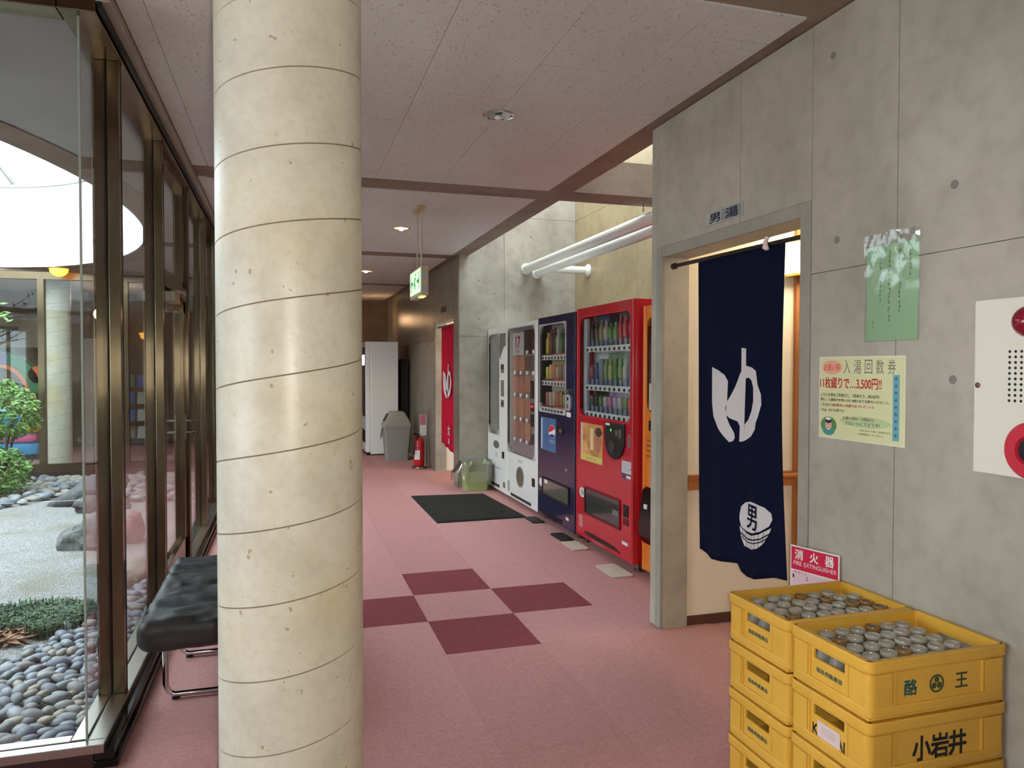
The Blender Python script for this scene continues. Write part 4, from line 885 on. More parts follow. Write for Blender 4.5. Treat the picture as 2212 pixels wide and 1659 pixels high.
# ================================================================== CRATES OF MILK BOTTLES
CXa, CXb, CH = 1.462, 1.943, .164
def crate(name, ya_, yb_, z, label, logo, side):
    t = thing(name, label, 'crate', ((CXa+CXb)/2, (ya_+yb_)/2, z), group='yellow bottle crates by the wall')
    i = .010; h = CH-.004
    x0, x1, y0, y1 = CXa+i, CXb-i, ya_+i, yb_-i; w_ = .006
    b_ = MB()
    # walls: the short ends have a hand hole
    for xe, sg in ((x0, 1), (x1, -1)):
        ym = (y0+y1)/2; hy, hz0, hz1 = .062, h-.068, h-.040
        b_.box(xe, xe+sg*w_, y0, y1, z, z+hz0); b_.box(xe, xe+sg*w_, y0, y1, z+hz1, z+h); b_.box(xe, xe+sg*w_, y0, ym-hy, z+hz0, z+hz1); b_.box(xe, xe+sg*w_, ym+hy, y1, z+hz0, z+hz1)
    b_.box(x0+w_, x1-w_, y0, y0+w_, z, z+h); b_.box(x0+w_, x1-w_, y1-w_, y1, z, z+h)
    b_.box(x0+w_, x1-w_, y0+w_, y1-w_, z, z+.008)
    b_.build('crate_walls', yellow_crate, t)
    # rounded rim band and foot band
    def band(za, zb, g, nm, r=.022):
        o_ = rrect(CXa+g, CXb-g, ya_+g, yb_-g, r); n_ = rrect(x0+.003, x1-.003, y0+.003, y1-.003, .016); q = MB()
        q.ring([(x, y, z+za) for x, y in o_], [(x, y, z+za) for x, y in n_], (0, 0, zb-za)); q.build(nm, yellow_crate, t, bevel=.003, smooth=40)
    band(h-.030, h, 0, 'rim'); band(h-.036, h-.030, .005, 'rim_step'); band(.008, .034, .003, 'foot_band'); band(.0, .008, .007, 'foot_ring')
    # corner posts and ribs
    for sx_, sy_ in ((-1, -1), (1, -1), (-1, 1), (1, 1)):
        xc, yc_ = (CXa+.004 if sx_ < 0 else CXb-.004), (ya_+.004 if sy_ < 0 else yb_-.004); r_ = .02; o_ = [(xc, yc_-sy_*.075)]
        for k in range(7):
            a_ = math.radians(90*k/6); o_.append((xc-sx_*(r_-r_*math.cos(a_)), yc_-sy_*(r_-r_*math.sin(a_))))
        o_.append((xc-sx_*.075, yc_)); i_ = [(xc-sx_*.075, yc_-sy_*.0062), (xc-sx_*.018, yc_-sy_*.0125), (xc-sx_*.0125, yc_-sy_*.018), (xc-sx_*.0062, yc_-sy_*.075)]
        q = MB(); q.prism([(x, y, z+.034) for x, y in o_+i_], (0, 0, h-.036-.034)); q.build('corner_pad', yellow_crate, t)
    for yy in (ya_+.085, yb_-.085):
        q = MB(); q.box(CXa+.005, CXa+.0105, yy-.003, yy+.003, z+.034, z+h-.036); q.build('rib', yellow_crate, t)
    for xx in (CXa+.088, CXb-.088):
        q = MB(); q.box(xx-.003, xx+.003, ya_+.005, ya_+.0105, z+.034, z+h-.036); q.build('rib', yellow_crate, t)
    # print
    ym = (ya_+yb_)/2
    if side == 'small': text('福島県酪農協', (x0-.0004, ym, z+.062), .105, .014, ink_green, t, bold=.012)
    if side == 'big':
        text('KOIWAI', (x0-.0004, ym, z+.050), .13, .030, ink_black, t, bold=.018)
        q = MB(); q.box(x0-.0016, x0-.0006, ym-.048, ym+.044, z+.034, z+.080); lb_ = q.build('paper_label', mat('pink_label', (220, 196, 190), .6), t)
        for k in range(3):
            q = MB(); q.box(x0-.0020, x0-.0016, ym-.03, ym+.028, z+.050+.008*k, z+.0512+.008*k); q.build('label_line', ink_grey, lb_)
    xm = (CXa+CXb)/2; yf_ = y0-.0004
    if logo == 'rakuo':
        text('酪', (xm-.095, yf_, z+.076), .043, .043, ink_green, t, right=(1, 0, 0), bold=.018); text('王', (xm+.080, yf_, z+.076), .043, .040, mat('olive_ink', (56, 74, 44), .6), t, right=(1, 0, 0), bold=.018)
        q = MB(); cc = V((xm-.006, yf_-.0002, z+.076))
        def P(a_, r_): return cc+V((r_*math.cos(a_), 0, r_*math.sin(a_)))
        q.ring([P(2*math.pi*k/32, .025) for k in range(32)], [P(2*math.pi*k/32, .0195) for k in range(32)], (0, .0004, 0)); q.build('emblem_ring', mat('olive_ink', (56, 74, 44)), t)
        q = MB()
        for k in range(3):
            a_ = math.pi/2+2*math.pi*k/3
            q.prism([cc+V((.0105*math.cos(a_)+.0085*math.cos(u), 0, .0105*math.sin(a_)+.0085*math.sin(u))) for u in [2*math.pi*m_/14 for m_ in range(14)]], (0, .0004, 0))
        q.build('emblem_petals', mat('olive_ink', (56, 74, 44)), t, kind='stuff')
    if logo == 'koiwai':
        for k, ch in enumerate('小岩井'): text(ch, (xm-.055+.062*k, yf_, z+.068), .06, .066, ink_black, t, right=(1, 0, 0), bold=.027)
    return t
CB = (1.585, 1.911); CA = (1.917, 2.245)
nth = {0: 'lowest', 1: 'second from the floor', 2: 'third from the floor', 3: 'topmost'}
for k in range(4):
    crate('bottle_crate', *CB, .0005+CH*k, ['lowest yellow crate of the front stack', 'yellow crate second from the floor in the front stack', 'yellow crate with big black characters under the top front crate', 'topmost front yellow crate with a round emblem, full of bottles'][k], {3: 'rakuo', 2: 'koiwai', 1: 'rakuo', 0: 'koiwai'}[k], {3: 'small', 2: 'big', 1: 'small', 0: 'small'}[k])
    crate('bottle_crate', *CA, .0005+CH*k, ['lowest yellow crate of the back stack', 'yellow crate second from the floor in the back stack', 'yellow crate just below the top of the back stack', 'topmost yellow crate of the back stack nearest the doorway, full of bottles'][k], None, 'small')
bglass = mat('milk_bottle_glass', (226, 218, 200), .12, trans=.75, ior=1.25)
bcap = mat('bottle_cap', (186, 178, 164), .5, var=.2, vs=40)
bamber = mat('bottle_lip', (168, 122, 56), .15, trans=.3)
def bottle_meshes():
    q = MB(); q.lathe((0, 0, 0), [(.022, 0), (.026, .004), (.0265, .078), (.024, .096), (.0175, .112), (.0175, .122), (.0205, .124), (.0205, .130), (.017, .131)], 16, cap1=False); g = q.mesh('glass_body', V((0, 0, 0)), bglass, 50)
    q = MB(); q.lathe((0, 0, 0), [(.0185, .1295), (.012, .1290), (.001, .1290)], 18, cap0=False); c_ = q.mesh('bottle_cap', V((0, 0, 0)), bcap, 40)
    q = MB(); q.lathe((0, 0, 0), [(.0185, .120), (.0228, .122), (.0232, .128), (.0215, .1318), (.0190, .1318), (.0180, .1290)], 18, cap0=False, cap1=False); l_ = q.mesh('bottle_lip', V((0, 0, 0)), bamber, 50)
    q = MB(); q.lathe((0, 0, 0), [(.0185, .120), (.0228, .122), (.0232, .128), (.0215, .1318), (.0190, .1318), (.0180, .1290)], 18, cap0=False, cap1=False); k_ = q.mesh('bottle_lip', V((0, 0, 0)), mat('clear_lip', (196, 190, 176), .15, trans=.3), 50)
    return g, c_, l_, k_
GM, CM, LM, KM = bottle_meshes()
def bottles(ya_, yb_, where, missing, openn):
    zb = .0005+CH*3+.009
    for i in range(8):
        for j in range(5):
            if (i, j) in missing: continue
            x = CXa+.040+.0575*i; y = yb_-.044-.060*j
            op = (i, j) in openn
            lab = '%s milk bottle in the %s crate, %s from left, %s row from back' % ('open amber' if op else 'capped', where, NTH[i], NTH[j])
            t = thing('milk_bottle', lab, 'bottle', (x+random.uniform(-.003, .003), y+random.uniform(-.003, .003), zb-random.uniform(0, .004)), group='milk bottles in the %s crate' % where)
            for nm, me in (('glass_body', GM), ('bottle_lip', LM)) if op else (('glass_body', GM), ('bottle_lip', KM), ('cap', CM)):
                o_ = bpy.data.objects.new(nm, me); col.objects.link(o_); o_.parent = t
NTH = ['first', 'second', 'third', 'fourth', 'fifth', 'sixth', 'seventh', 'eighth']
bottles(*CB, 'front', {(7, 2), (7, 3), (7, 4), (6, 4), (7, 1), (7, 0)}, {(1, 1), (4, 0), (3, 3)})
bottles(*CA, 'back', {(7, 0), (7, 4), (0, 0)}, {(4, 0), (5, 1), (6, 2), (1, 3), (2, 4), (7, 2), (7, 3)})

# ================================================================== BENCH
be = thing('bench', 'low black cushioned bench on chrome legs behind the column', 'bench', (-.31, 3.65, 0))
vs, fs = softbox(-.555, -.06, 3.10, 4.17, .325, .455, .05, 56, .006, 7)
def crease(x, y):
    a_ = 1-abs(noise.noise(V((x*1.3+y*1.0, y*12-x*2.0, .7)))); c_ = 1-abs(noise.noise(V((x*1.8-y*1.2, y*19+x*3, 5.1))))
    return -.010*max(0, a_-.78)/.22+.009*max(0, c_-.80)/.20
vs = [v+V((0, 0, (crease(v.x, v.y)+.005*noise.noise(V((v.x*2, v.y*5, 0)))) if v.z > .44 else 0)) for v in vs]
b = MB(); b.add(vs, fs); b.build('cushion', mat('black_vinyl', (40, 38, 37), .5, bump=.15, bs=60, dist=.004), be, smooth=80)
for y in (3.47, 3.95):
    b = MB(); b.tube([(-.50, y, .335), (-.50, y, .07), (-.49, y, .035), (-.465, y, .018), (-.16, y, .018), (-.135, y, .035), (-.125, y, .07), (-.125, y, .335)], .0125, 12); lg = b.build('leg_frame', chrome, be, smooth=60)
    for x in (-.46, -.165): b = MB(); b.lathe((x, y, 0), [(.016, 0), (.016, .010), (.012, .014)], 12); b.build('foot_cap', black_m, lg, smooth=40)

# ================================================================== FLOOR THINGS BY THE MACHINES
b = MB(); b.prism([(x, y, .0003) for x, y in [(1.314, 6.68), (2.182, 6.70), (2.116, 8.07), (1.312, 8.14)]], (0, 0, .009)); mt_ = b.build('floor_mat', mat('mat_rubber', (30, 30, 30), .8), label='black ribbed floor mat lying before the vending machines', cat='mat', bevel=.003)
b = MB(); b.prism([(x, y, .0094) for x, y in [(1.335, 6.70), (2.158, 6.72), (2.095, 8.05), (1.333, 8.12)]], (0, 0, .004)); b.build('pile', mat('mat_pile', (58, 58, 54), .95, spec=.1, var=.4, vs=40, bump=.8, bs=300, dist=.006), mt_)
# green waste bin with a clear bag
gb = thing('waste_bin', 'light green waste bin lined with a clear plastic bag by the white machine', 'bin', (2.10, 8.42, 0))
b = MB(); b.loft([[V((2.10+x*s_, 8.40+y*s_, z)) for x, y in rrect(-.15, .15, -.11, .11, .03)] for s_, z in ((.86, .001), (.88, .02), (1.0, .30), (1.03, .302), (1.03, .315), (.97, .315), (.85, .02))], cap1=True); b.build('bin_body', mat('bin_green', (164, 182, 120), .45), gb, smooth=40)
bag = glassmat('bin_bag', (.93, .93, .91), .22, 5.0)
b = MB(); rings = []
for k, (s_, z) in enumerate(((.92, .22), (1.0, .33), (1.1, .345), (1.16, .30), (1.2, .22), (1.25, .12))):
    rr = []
    for m_ in range(40):
        a_ = 2*math.pi*m_/40; dr = 1+.10*noise.noise(V((math.cos(a_)*3, math.sin(a_)*3, k*.7)))*(k > 0)
        sx = 1.35 if (k > 3 and math.cos(a_) < -.2) else 1
        rr.append(V((2.10+.165*s_*dr*sx*math.copysign(abs(math.cos(a_))**.6, math.cos(a_)), 8.40+.125*s_*dr*math.copysign(abs(math.sin(a_))**.6, math.sin(a_)), z+.04*noise.noise(V((a_*2, k*1.1, 4))))))
    rings.append(rr)
b.loft(rings, False, False); b.build('plastic_bag', bag, gb, smooth=30)
# grey swing-top bin
gr = thing('swing_bin', 'grey swing-top bin standing in front of the far white machine', 'bin', (1.62, 11.45, 0)); gm = mat('bin_grey', (150, 150, 144), .45)
def sq(s0, s1, z): return [V((1.62+x, 11.45+y, z)) for x, y in rrect(-s0, s0, -s1, s1, .03)]
b = MB(); b.loft([sq(.165, .13, .001), sq(.205, .16, .50), sq(.212, .168, .505), sq(.212, .168, .535)]); b.build('bin_body', gm, gr, smooth=40)
b = MB(); b.loft([sq(.216, .172, .535), sq(.210, .166, .56), sq(.12, .09, .73), sq(.10, .07, .745)]); ld = b.build('bin_lid', gm, gr, smooth=40)
b = MB(); b.obox((1.455, 11.45, .655), (.003, 0, .0), (0, .09, 0), (.03, 0, .055)); b.build('flap', black_m, ld)
b = MB(); b.add([(1.405, 11.30, .50), (1.395, 11.42, .50), (1.40, 11.58, .50), (1.385, 11.32, .36), (1.375, 11.44, .33), (1.385, 11.57, .38)], [(0, 1, 4, 3), (1, 2, 5, 4)]); b.build('bag_edge', bag, gr)
# far white machine seen from its side
fm = thing('vending_machine', 'tall white machine at the far end of the corridor seen from its side', 'vending machine', (1.49, 12.6, 0))
b = MB(); b.box(1.30, 1.745, 12.1, 13.1, .02, 1.83); b.build('cabinet', white_m, fm, bevel=.008)
b = MB(); b.box(1.225, 1.298, 12.11, 13.09, .05, 1.83); b.build('door', white_m, fm, bevel=.008)
b = MB(); b.box(1.219, 1.226, 12.18, 13.02, .62, 1.74); b.build('display_pane', mat('dark_display', (60, 64, 72), .12, coat=.5, var=.5, vs=9), fm)
b = MB(); b.box(1.215, 1.22, 12.25, 12.95, 1.45, 1.62); b.build('lit_strip', mat('display_light', (220, 230, 255), .4, emit=3), fm)
b = MB(); b.box(1.218, 1.226, 12.2, 12.9, .2, .4); b.build('port', black_m, fm)
b = MB(); b.box(1.25, 1.72, 12.13, 13.07, .0005, .02); b.build('plinth', black_m, fm)
b = MB(); b.box(1.80, 1.93, 12.2, 13.2, 0.0005, 1.55); b.build('dark_gap_block', mat('dark_gap_block', (26, 24, 24), .6), label='black block standing in for the shaded gap between the far white machine and the wall', cat='cabinet', bevel=.006)  # black block stands in for shade in the gap behind the machine
# far fire extinguisher and its board
fe = thing('fire_extinguisher', "red fire extinguisher on a stand by the women's door", 'fire extinguisher', (1.79, 10.4, 0))
b = MB(); b.lathe((1.79, 10.4, .03), [(.05, 0), (.072, .01), (.075, .03), (.075, .33), (.066, .37), (.04, .40), (.022, .41), (.022, .43)], 24); b.build('cylinder', mat('extinguisher_red', (196, 30, 40), .25, coat=.5), fe, smooth=50)
b = MB(); b.box(1.772, 1.808, 10.385, 10.415, .455, .48); b.tube([(1.79, 10.4, .47), (1.74, 10.36, .49), (1.70, 10.33, .485)], .008, 8); b.tube([(1.79, 10.4, .465), (1.75, 10.34, .44), (1.715, 10.33, .36), (1.71, 10.335, .20)], .010, 10); b.build('valve_and_hose', black_m, fe, smooth=50)
b = MB(); b.lathe((1.79, 10.4, .455), [(.02, 0), (.02, .015)], 12); b.build('collar', steel, fe)
b = MB(); b.prism([(1.79+.0765*math.cos(a_), 10.4+.0765*math.sin(a_), .13) for a_ in [math.radians(205+8*k) for k in range(9)]] + [(1.79+.0755*math.cos(a_), 10.4+.0755*math.sin(a_), .13) for a_ in [math.radians(269-8*k) for k in range(9)]], (0, 0, .13)); b.build('label', paper_white, fe)
b = MB(); b.lathe((1.79, 10.4, .0005), [(.10, 0), (.10, .012), (.085, .028), (.05, .03)], 24); b.build('stand', steel, fe, smooth=40)
fs_ = thing('extinguisher_sign', "slim white extinguisher board on a post by the women's door", 'sign', (1.9, 10.5, 0))
b = MB(); b.box(1.82, 1.91, 10.50, 10.506, .45, .75); b.build('board', paper_white, fs_); b = MB(); b.box(1.825, 1.905, 10.4985, 10.5002, .60, .745); b.build('red_field', mat('faded_red', (206, 120, 130), .5), fs_); b = MB(); b.tube([(1.915, 10.503, .0005), (1.915, 10.503, .75)], .008, 8); b.build('post', steel, fs_)
# women's curtain
wn_ = thing('noren_curtain', "red curtain with white lettering in the women's doorway beyond the alcove", 'curtain', (2.0, 9.4, .4))
b = MB(); nu, nv = 30, 20; vs = []
for j in range(nv+1):
    for i in range(nu+1):
        y = 8.93+.90*i/nu; z = .43+1.52*j/nv-(.10*(1-i/nu)+.02*math.sin(i*.7))*(1-j/nv)
        vs.append((2.0+.012*math.sin(y*24)*(1-.5*j/nv), y, z))
b.add(vs, [(j*(nu+1)+i, j*(nu+1)+i+1, (j+1)*(nu+1)+i+1, (j+1)*(nu+1)+i) for j in range(nv) for i in range(nu)]); c2 = b.build('cloth', red_cloth, wn_, smooth=60); md = c2.modifiers.new('thick', 'SOLIDIFY'); md.thickness = .002; md.offset = 0
def shift(poly, dy, dz, k): return [((y-2.98)*k+2.98+dy, z+dz) for y, z in poly]
for P_ in (PA, PB, PC, PD):
    q = MB(); q.prism([(1.982, y, z) for y, z in shift(P_, 6.42, -.06, 1.25)], (.001, 0, 0)); q.build('printed_sign', white_print, c2)
tb = text('女', (1.982, 9.30, .62), .15, .13, None, bold=.012); tb.build('lettering', white_print, c2)
tb = text('湯', (1.982, 9.30, .48), .10, .07, None, bold=.012); tb.build('lettering', white_print, c2)
b = MB(); b.tube([(2.0, 8.875, 1.96), (2.0, 10.065, 1.96)], .010, 10); b.build('curtain_rod', rod_m, smooth=50, label="dark rod across the women's doorway that carries the red curtain", cat='rod')
b = MB(); b.box(WX-.006, WX-.0003, 9.32, 9.62, 2.13, 2.20); b.build('door_sign', mat('dark_plate', (70, 58, 50), .5), label="small dark plate over the women's door", cat='sign')

# ================================================================== COURTYARD
GZ = -.1
def gravel_mat():
    m = bpy.data.materials.new('white_gravel'); m.use_nodes = True; n = m.node_tree.nodes; L = m.node_tree.links; b_ = n['Principled BSDF']
    g = n.new('ShaderNodeNewGeometry'); v = n.new('ShaderNodeTexVoronoi'); v.inputs['Scale'].default_value = 75; L.new(g.outputs['Position'], v.inputs['Vector'])
    nz = n.new('ShaderNodeTexNoise'); nz.inputs['Scale'].default_value = 2.2; nz.inputs['Detail'].default_value = 4; L.new(g.outputs['Position'], nz.inputs['Vector'])
    cr = n.new('ShaderNodeValToRGB'); e = cr.color_ramp.elements; e[0].color = lin((108, 108, 102))+(1,); e[1].color = lin((164, 164, 160))+(1,); L.new(v.outputs['Color'], cr.inputs[0])
    mx = n.new('ShaderNodeMix'); mx.data_type = 'RGBA'; mr = n.new('ShaderNodeMapRange'); mr.inputs[1].default_value = .5; mr.inputs[2].default_value = .72; L.new(nz.outputs[0], mr.inputs[0]); L.new(mr.outputs[0], mx.inputs[0]); L.new(cr.outputs[0], mx.inputs[6]); mx.inputs[7].default_value = lin((122, 119, 104))+(1,)
    L.new(mx.outputs[2], b_.inputs['Base Color']); b_.inputs['Roughness'].default_value = .9
    bp = n.new('ShaderNodeBump'); bp.inputs['Strength'].default_value = .9; bp.inputs['Distance'].default_value = .012; L.new(v.outputs['Distance'], bp.inputs['Height']); L.new(bp.outputs[0], b_.inputs['Normal'])
    return m
grv = gravel_mat()
b = MB(); nx, ny = 60, 80
vs = []
for j in range(ny+1):
    for i in range(nx+1):
        x = -7.3+6.54*i/nx; y = 3.04+8.43*j/ny
        e = min(1, min(-.76-x, y-3.04, 11.47-y, x+7.3)/.3)
        vs.append((x, y, GZ-.01+.02*noise.noise(V((x*.8, y*.8, 0)))*e))
b.add(vs, [(j*(nx+1)+i, j*(nx+1)+i+1, (j+1)*(nx+1)+i+1, (j+1)*(nx+1)+i) for j in range(ny) for i in range(nx)])
b.build('gravel_bed', grv, smooth=60, label='raked pale gravel covering the courtyard ground', cat='gravel', kind='stuff')
# soil below so that the bed has depth
b = MB(); b.box(-7.3, -.66, 2.94, 11.58, -.5, -.16); b.build('floor_courtyard', mat('soil', (70, 60, 50), .9), kind='structure')
# pebbles
peb_m = mat('pebble', (120, 126, 132), .55, rnd=[(98, 106, 114), (132, 140, 148), (116, 122, 126), (160, 166, 168), (140, 130, 122), (124, 132, 140), (162, 154, 134), (108, 118, 128), (150, 156, 162)], var=.12, vs=30)
pebs = []
def peb_proto(seed):
    bm = bmesh.new(); bmesh.ops.create_icosphere(bm, subdivisions=2, radius=1)
    vs_ = [v.co*(1+.16*noise.noise(v.co*1.1+V((seed*7.1, 0, 0)))) for v in bm.verts]; fs_ = [[v.index for v in f.verts] for f in bm.faces]; bm.free()
    return [V((v.x, v.y*.72, v.z*.5)) for v in vs_], fs_
PP = [peb_proto(k) for k in range(6)]
for k, (vs_, fs_) in enumerate(PP):
    q = MB(); q.add(vs_, fs_); pebs.append(q.mesh('pebble', V((0, 0, 0)), peb_m, 80))
random.seed(21)
def scatter(inside, x0, x1, y0, y1, r0, r1, tries, sep=1.35):
    pts = []; cell = {}; cs = r1*2.2
    for _ in range(tries):
        x = random.uniform(x0, x1); y = random.uniform(y0, y1)
        if not inside(x, y): continue
        r = random.uniform(r0, r1); kx, ky = int(x/cs), int(y/cs); ok = True
        for a in (-1, 0, 1):
            for c in (-1, 0, 1):
                for (px_, py_, pr_) in cell.get((kx+a, ky+c), ()):
                    if (px_-x)**2+(py_-y)**2 < (sep*.5*(pr_+r))**2*1.05: ok = False
        if ok: pts.append((x, y, r)); cell.setdefault((kx, ky), []).append((x, y, r))
    return pts
def near_in(x, y):
    lim = 4.4 if x < -1.35 else 4.4+(x+1.35)*3.3
    return x < -.79 and y > 3.08 and (y < lim+.1*noise.noise(V((x*4, y*4, 0))) and y < 6.2)
near = scatter(near_in, -3.0, -.79, 3.07, 6.3, .034, .056, 22000, 1.12)
def far_in(x, y): return y < 11.4 and y > 9.55+.35*math.sin(x*1.9+.6)-(.9 if x < -2.5 else 0)*min(1, (-2.5-x)*1.5) and x < -1.0
far = scatter(far_in, -5.2, -1.0, 8.0, 11.42, .05, .095, 9000)
def place(pts, zb, lab, grp, n_ind, stuff_label):
    pts = sorted(pts, key=lambda p: math.hypot(p[0], p[1])/p[2])
    vis = lambda p: p[0] > -.33*p[1]-.05
    ind = [p for p in pts if vis(p)][:n_ind]; s_ = set(ind); rest = [p for p in pts if p not in s_]
    for (x, y, r) in ind:
        o_ = bpy.data.objects.new('pebble', random.choice(pebs)); col.objects.link(o_)
        o_.location = (x, y, zb+r*.30+random.uniform(0, .012)); o_.scale = (r, r, r); o_.rotation_euler = (random.uniform(-.3, .3), random.uniform(-.3, .3), random.uniform(0, 6.28))
        props(o_, lab, 'pebble', grp)
    q = MB()
    for (x, y, r) in rest:
        vs_, fs_ = PP[random.randrange(6)]; R_ = Matrix.Rotation(random.uniform(0, 6.28), 3, 'Z')
        q.add([R_ @ v*r+V((x, y, zb+r*.3)) for v in vs_], fs_)
    q.build('pebbles', peb_m, smooth=80, label=stuff_label, cat='pebbles', kind='stuff')
place(near, GZ, 'smooth grey pebble in the strip along the near courtyard glass', 'pebbles along the near courtyard glass', 215, 'bed of smooth grey pebbles continuing along the near glass')
place(far, GZ, 'rounded blue grey stone in the bed below the far courtyard glass', 'stones below the far courtyard glass', 85, 'bed of rounded blue grey stones below the far glass')
# rocks
def rock(label, x, y, sx, sy, sz, c, seed, tilt=(0, 0, 0), rough=1.0, sink=.25):
    bm = bmesh.new(); bmesh.ops.create_icosphere(bm, subdivisions=4, radius=1); R_ = Matrix.Rotation(tilt[2], 3, 'Z') @ Matrix.Rotation(tilt[1], 3, 'Y') @ Matrix.Rotation(tilt[0], 3, 'X'); vs_ = []
    for v in bm.verts:
        p = v.co; d = 1+rough*(.28*noise.noise(p*1.2+V((seed, 0, 0)))+.12*noise.noise(p*3.1+V((seed, 3, 0)))+.05*abs(noise.noise(p*7+V((0, seed, 0)))))
        q_ = p*d; q_.z = math.floor(q_.z*5)/5*.5+q_.z*.5 if rough > 1.1 else q_.z
        vs_.append(R_ @ V((q_.x*sx, q_.y*sy, q_.z*sz)))
    fs_ = [[v.index for v in f.verts] for f in bm.faces]; bm.free()
    zmin = min(v.z for v in vs_); zmax = max(v.z for v in vs_); z0_ = GZ-zmin-(zmax-zmin)*sink
    q = MB(); q.add([v+V((x, y, z0_)) for v in vs_], fs_)
    q.build('garden_rock', mat('rock_%d' % seed, c, .8, var=.35, vs=9, bump=.6, bs=40, dist=.02), smooth=35, label=label, cat='rock', org=(x, y, GZ))
rock('dark slanting slab of rock farthest back in the gravel', -2.12, 9.42, .40, .2, .17, (92, 92, 92), 31, (0, -.36, .1), .9, .34)
rock('low dark rock lying in front of the slanting slab', -1.90, 8.92, .27, .16, .10, (84, 82, 80), 32, (0, 0, .2), .9, .3)
rock('layered grey rock jutting from the gravel by the window frame', -1.60, 7.15, .22, .2, .175, (104, 106, 102), 33, (.1, -.3, .2), 1.3, .3)
rock('reddish rounded rock right of the first window frame', -1.28, 7.22, .085, .12, .15, (140, 96, 92), 34, (0, 0, 0), .7, .2)
rock('low mossy green rock seen between the window frames', -1.03, 5.98, .13, .15, .09, (120, 126, 108), 35, (0, 0, 0), .7, .3)
# mondo grass, dry leaves
def blades(cx_, cy_, rx, ry, n_, h0, h1, wd, mt, name, label, cat, flop=.6):
    q = MB()
    for _ in range(n_):
        a_ = random.uniform(0, 6.28); rr = math.sqrt(random.random()); x = cx_+rx*rr*math.cos(a_); y = cy_+ry*rr*math.sin(a_); h = random.uniform(h0, h1); d = random.uniform(0, 6.28)
        dv = V((math.cos(d), math.sin(d), 0)); s_ = V((-dv.y, dv.x, 0))*wd; p0 = V((x, y, GZ-.005)); p1 = p0+dv*h*flop*.35+V((0, 0, h*.7)); p2 = p0+dv*h*flop+V((0, 0, h*.75))
        q.add([p0-s_, p0+s_, p1+s_*.8, p1-s_*.8, p2], [(0, 1, 2, 3), (3, 2, 4)])
    return q.build(name, mt, label=label, cat=cat, kind='stuff')
gm_ = mat('grass_blade', (64, 98, 62), .6, var=.3, vs=14)
blades(-1.52, 5.12, .42, .26, 2200, .05, .10, .004, gm_, 'mondo_grass', 'low clump of dark green grass beside the pebbles', 'grass')
blades(-1.30, 4.95, .16, .22, 900, .06, .12, .004, gm_, 'mondo_grass', 'small tuft of dark grass nearest the glass corner', 'grass')
blades(-1.06, 5.75, .06, .08, 120, .05, .09, .005, mat('moss_blade', (96, 120, 62), .6, var=.3, vs=14), 'mondo_grass', 'tiny light green tuft between the first window frames', 'grass')
q = MB()
for _ in range(90):
    x = -1.53+random.gauss(0, .07); y = 4.76+random.gauss(0, .06); a_ = random.uniform(0, 6.28); l_ = random.uniform(.04, .09); dv = V((math.cos(a_), math.sin(a_), random.uniform(-.1, .5))).normalized()*l_; s_ = V((-dv.y, dv.x, 0)).normalized()*l_*.22; p = V((x, y, GZ+random.uniform(0, .05)))
    q.add([p-dv, p+s_+V((0, 0, .008)), p+dv, p-s_], [(0, 1, 2, 3)])
q.build('dry_leaves', mat('dry_leaf', (150, 112, 80), .7, var=.3, vs=20), label='heap of dry brown leaves beside the dark grass', cat='leaves', kind='stuff')
# shrubs by the far glass
leaf_m = mat('shrub_leaf', (104, 142, 70), .5, var=.35, vs=12)
def shrub(x, y, sx, sy, z0_, z1_, n_, label, ls=.045):
    t = thing('garden_shrub', label, 'shrub', (x, y, GZ))
    q = MB()
    for k in range(7):
        a_ = 6.28*k/7+.3; q.tube([(x, y, GZ-.02), (x+.3*sx*math.cos(a_), y+.3*sy*math.sin(a_), GZ+(z1_)*.45), (x+.7*sx*math.cos(a_), y+.7*sy*math.sin(a_), GZ+z1_*.8)], [.02, .013, .006], 6)
    q.build('stems', mat('stem_bark', (96, 76, 58), .8), t)
    q = MB()
    for _ in range(n_):
        u = V((random.gauss(0, 1), random.gauss(0, 1), random.gauss(0, 1))).normalized()*random.uniform(.55, 1)**.5
        lump = 1+.25*noise.noise(u*2.6+V((x, 0, 0))); p = V((x+u.x*sx*lump, y+u.y*sy*lump, GZ+z0_+(z1_-z0_)*(.5+.5*u.z*lump)))
        d = V((random.gauss(0, 1), random.gauss(0, 1), random.gauss(.3, .7))).normalized()*ls*random.uniform(.7, 1.3); s_ = d.orthogonal().normalized()*ls*.3
        q.add([p-d, p+s_, p+d, p-s_], [(0, 1, 2, 3)])
    q.build('foliage', leaf_m, t)
shrub(-3.25, 10.2, .42, .38, .62, 1.34, 1700, 'leafy green shrub at the left edge before the far glass')
shrub(-3.18, 9.95, .34, .3, .02, .58, 1100, 'low spreading green shrub below the leafy one at the left edge', .04)
